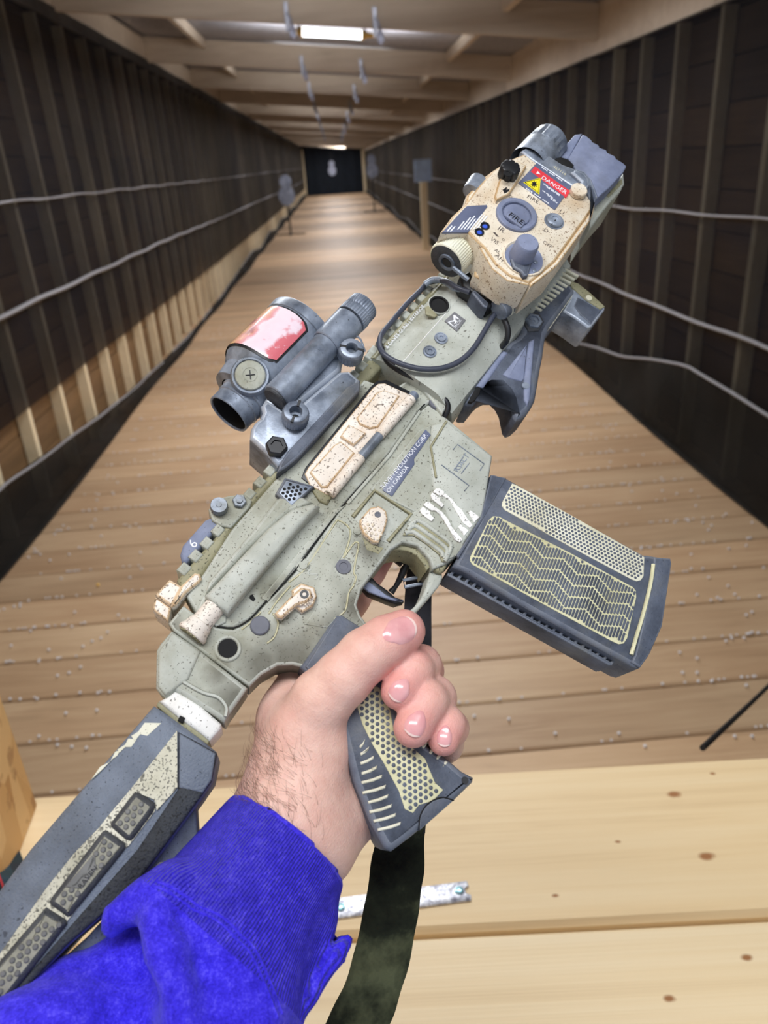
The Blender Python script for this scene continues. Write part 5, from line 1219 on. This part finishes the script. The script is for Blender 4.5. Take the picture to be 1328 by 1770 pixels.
sm = hand.modifiers.new('smooth', 'SMOOTH'); sm.iterations = 3; sm.factor = .5

def sdf1(p): 
    p = np.asarray(p, float); return hand_sdf(np.array([p[0]]), np.array([p[1]]), np.array([p[2]]))[0]
def grad(p, e=.0008):
    g = np.array([sdf1(p+np.eye(3)[i]*e)-sdf1(p-np.eye(3)[i]*e) for i in range(3)]); return g/np.linalg.norm(g)
k = NT('fingernail'); m_nail = k.fin(k.ramp(k.noise(160, 3), [(.3, lin(226,158,160)), (.7, lin(238,180,180))]), .22, 0, None, .6)
k.b.inputs['Coat Weight'].default_value = .4
m_nailtip = plain('nail_edge', lin(244,214,206), .35, var=.05)
def nail(center, direction, L, Wd):
    """curved plate on the finger: centre and lengthwise direction in pixels, at a depth found on the skin"""
    p0 = gp(center[0], center[1], .05); d = GB.T @ ray(*center)
    p = p0.copy()
    for _ in range(60): p = p+d*max(sdf1(p), 1e-5)*.9
    nrm = grad(p); q1 = gp(center[0]+direction[0], center[1]+direction[1], p[2])-gp(center[0], center[1], p[2])
    e1 = q1-nrm*(q1@nrm); e1 /= np.linalg.norm(e1); e2 = np.cross(nrm, e1)
    vs = []; nu, nv = 14, 12; tip = []
    for i in range(nu+1):
        for j in range(nv+1):
            a = 2*i/nu-1; b = 2*j/nv-1
            wid = Wd*(1-.16*max(0, -a)**2*3.2*.6-.22*max(0, a)**4)
            ra = a*(1-.22*b*b) if a > 0 else a*(1-.45*b*b)
            vs.append(p+e1*ra*L+e2*b*wid+nrm*.0035); tip.append(.00055-.0007*max(0, abs(b)-.75)*3-.0006*max(0, -a-.8)*4)
    vs = np.array(vs); tip = np.array(tip)
    for _ in range(14): vs = vs-nrm*((hand_sdf(*vs.T)-tip)*.8)[:, None]
    q = Mesh(); q.add(vs, [(i*(nv+1)+j, (i+1)*(nv+1)+j, (i+1)*(nv+1)+j+1, i*(nv+1)+j+1) for i in range(nu) for j in range(nv)])
    me = q.make('fingernail'); me.materials.append(m_nail); me.materials.append(m_nailtip)
    me.polygons.foreach_set('material_index', [1 if i >= nu-1 else 0 for i in range(nu) for j in range(nv)])
    o = link('fingernail', me, None, hand, 60); return o
nail((691, 1090), (30, -14), .0086, .0062)
nail((692, 1192), (-14, 20), .0056, .0044)
nail((720, 1250), (-10, 24), .0060, .0046)
nail((769, 1272), (-2, 20), .0048, .0034)
# fine hairs on the wrist
q = Mesh(); hr = np.random.default_rng(3); xy = []
while len(xy) < 620:
    x_, y_ = hr.uniform(405, 560), hr.uniform(1240, 1500)
    if hr.random() > math.exp(-((x_-438)/45)**2)*.9+.10 or y_ < 1250+.3*(x_-405): continue
    xy.append((x_, y_))
hp_ = np.array([gp(x, y, .05) for x, y in xy]); hd = np.array([GB.T @ ray(x, y) for x, y in xy])
for _ in range(24): hp_ = hp_+hd*np.maximum(hand_sdf(*hp_.T), 1e-5)[:, None]*.9
hs_ = hand_sdf(*hp_.T); e_ = .0008
hn = np.stack([hand_sdf(*(hp_+np.eye(3)[i]*e_).T)-hand_sdf(*(hp_-np.eye(3)[i]*e_).T) for i in range(3)], 1); hn /= np.linalg.norm(hn, axis=1)[:, None]
for (x_, y_), p, n_, s_ in zip(xy, hp_, hn, hs_):
    if s_ > .001: continue
    t_ = gp(x_-16, y_-22, p[2])-p; t_ = t_-n_*(t_@n_); t_ /= np.linalg.norm(t_); t_ = t_+np.cross(n_, t_)*hr.normal(0, .5)
    L_ = hr.uniform(.004, .009)
    q.tube([p, p+n_*L_*.28+t_*L_*.35, p+n_*L_*.36+t_*L_*.75, p+n_*L_*.30+t_*L_*1.1], [.00006, .00006, .00005, .00002], 3, False)
link('arm_hair', q, plain('arm_hair', lin(126,94,78), .6), hand, 0, 'stuff')

# sleeve: ribbed cuff, seam and the folded fleece behind it
CA, CB = gp(497, 1452, -.001), gp(395, 1592, .006)
axc = (CB-CA)/np.linalg.norm(CB-CA)
def sleeve_sdf(X, Y, Z):
    tt = (X-CA[0])*axc[0]+(Y-CA[1])*axc[1]+(Z-CA[2])*axc[2]
    c = rcone(X, Y, Z, CA-axc*.02, CB, .0305, .0350)
    c = smax(c, -tt+.001+.002*np.sin(X*120), .003)
    bore = rcone(X, Y, Z, CA-axc*.05, CA+axc*.012, .0285, .0285)
    c = smax(c, -bore, .0015)
    b = rcone(X, Y, Z, gp(402, 1622, .008), gp(384, 1800, .018), .0340, .0265)
    b = smin(b, rcone(X, Y, Z, gp(384, 1800, .018), gp(350, 1980, .03), .0265, .034), .01)
    lobe = chain(X, Y, Z, [P(191,1609,.024,.0038), P(204,1580,.025,.0050), P(229,1562,.026,.0062), P(262,1552,.026,.0086), P(300,1546,.024,.0130), P(345,1580,.018,.0215)], .003)
    b = smin(b, lobe, .007)
    b = smin(b, chain(X, Y, Z, [P(274,1590,.039,.0060), P(290,1640,.042,.0064), P(308,1720,.044,.0068), P(318,1810,.045,.007)], .003), .008)
    low = rcone(X, Y, Z, gp(244, 1658, -.002), gp(90, 1845, .010), .0140, .0330)
    low = smin(low, rcone(X, Y, Z, gp(90, 1845, .010), gp(-60, 2010, .02), .033, .04), .01)
    low = smin(low, rcone(X, Y, Z, gp(248, 1655, -.002), gp(285, 1760, .006), .0145, .0230), .010)
    low = smin(low, rcone(X, Y, Z, gp(255, 1668, -.004), gp(300, 1720, -.002), .0165, .0230), .006)
    d = smin(b, low, .0012)
    c = smin(c, rcone(X, Y, Z, gp(548, 1600, .004), gp(488, 1718, .010), .0078, .0085), .012)
    d = smin(c, d, .0035)
    fl = chain(X, Y, Z, [P(598,1628,.008,.0036), P(580,1652,.010,.0040), P(532,1720,.014,.0042), P(503,1765,.016,.0044), P(450,1850,.018,.0046)], .003)
    d = smin(d, fl, .0004)
    # seam: a shallow groove just behind the cuff, and soft cloth unevenness
    d = d+.0009*np.sin(X*150+2*np.sin(Y*90))*np.sin(Y*130+Z*110)*(tt > .05)
    d = d+.0011*np.sin((X*.8+Y*.6)*210+1.5*np.sin(Z*160))*np.clip((tt-.05)/.02, 0, 1)
    return d
spts = np.array([gp(x, y, w) for x, y, w in ((610,1600,.0),(497,1400,-.03),(180,1600,.03),(0,1790,.02),(120,1850,.05),(430,1840,.05),(350,1900,.03))])
slo = spts.min(0)-.03; shi = spts.max(0)+.03; slo[2] = -.045; shi[2] = .075
sv, sf = surface_nets(sleeve_sdf, slo, shi, .0022)
me = bpy.data.meshes.new('sleeve'); me.from_pydata(sv.tolist(), [], sf.tolist())
e1 = np.cross(axc, [0, 0, 1.]); e1 /= np.linalg.norm(e1); e2 = np.cross(axc, e1); rel = sv-CA
angv = np.arctan2(rel @ e2, rel @ e1); tv = rel @ axc
for nm, vv in (('around', angv), ('along', tv)):
    at_ = me.attributes.new(nm, 'FLOAT', 'POINT'); at_.data.foreach_set('value', vv)
k = NT('blue_fleece'); aa = k.n('ShaderNodeAttribute'); aa.attribute_name = 'around'; al = k.n('ShaderNodeAttribute'); al.attribute_name = 'along'
ribs_ = k.math('SINE', k.math('MULTIPLY', aa.outputs['Fac'], 165.0))
cuffm = k.math('MULTIPLY', k.math('LESS_THAN', al.outputs['Fac'], .0505), k.math('GREATER_THAN', al.outputs['Fac'], .002))
fz = k.noise(900, 3, .7); fz2 = k.noise(160, 4, .7)
c_ = k.ramp(k.math('ADD', k.math('MULTIPLY', fz, .5), k.math('MULTIPLY', fz2, .5)), [(.34, lin(38,26,176)), (.52, lin(64,50,230)), (.70, lin(108,96,250))])
k.b.inputs['Sheen Weight'].default_value = .25; k.b.inputs['Sheen Tint'].default_value = (.5, .5, 1, 1)
n1 = k.bump(fz, .6, .0012); n2 = k.bump(k.math('MULTIPLY', ribs_, cuffm), .8, .0008, n1)
m_fleece = k.fin(c_, .9, 0, n2, .15)
sleeve = link('sleeve', me, m_fleece, person, 180)
sm = sleeve.modifiers.new('smooth', 'SMOOTH'); sm.iterations = 4; sm.factor = .5
def on_sleeve(x, y):
    p = gp(x, y, .09); d = GB.T @ ray(x, y)
    for _ in range(40): p = p+d*max(float(sleeve_sdf(np.array([p[0]]), np.array([p[1]]), np.array([p[2]]))[0]), 1e-5)*.7
    return p
for off in ((0, 0), (-8, 7)):
    sp2_ = [on_sleeve(x+off[0], y+off[1]) for x, y in ((272,1524),(295,1533),(326,1553),(344,1566),(376,1580),(398,1596),(416,1615),(438,1636),(455,1668),(472,1708),(488,1752))]
    q = Mesh(); q.tube(smooth_path(sp2_, 5), .0007, 6); link('seam', q, m_fleece, sleeve, 60)
# ---------------------------------------------------------------- three levels at most: lift deeper pieces to their part
bpy.context.view_layer.update()
for o in list(S.objects):
    ch_ = [o]
    while ch_[-1].parent is not None: ch_.append(ch_[-1].parent)
    if len(ch_) > 3:
        mw = o.matrix_world.copy(); o.parent = ch_[-2]; o.matrix_parent_inverse = Matrix.Identity(4); o.matrix_world = mw
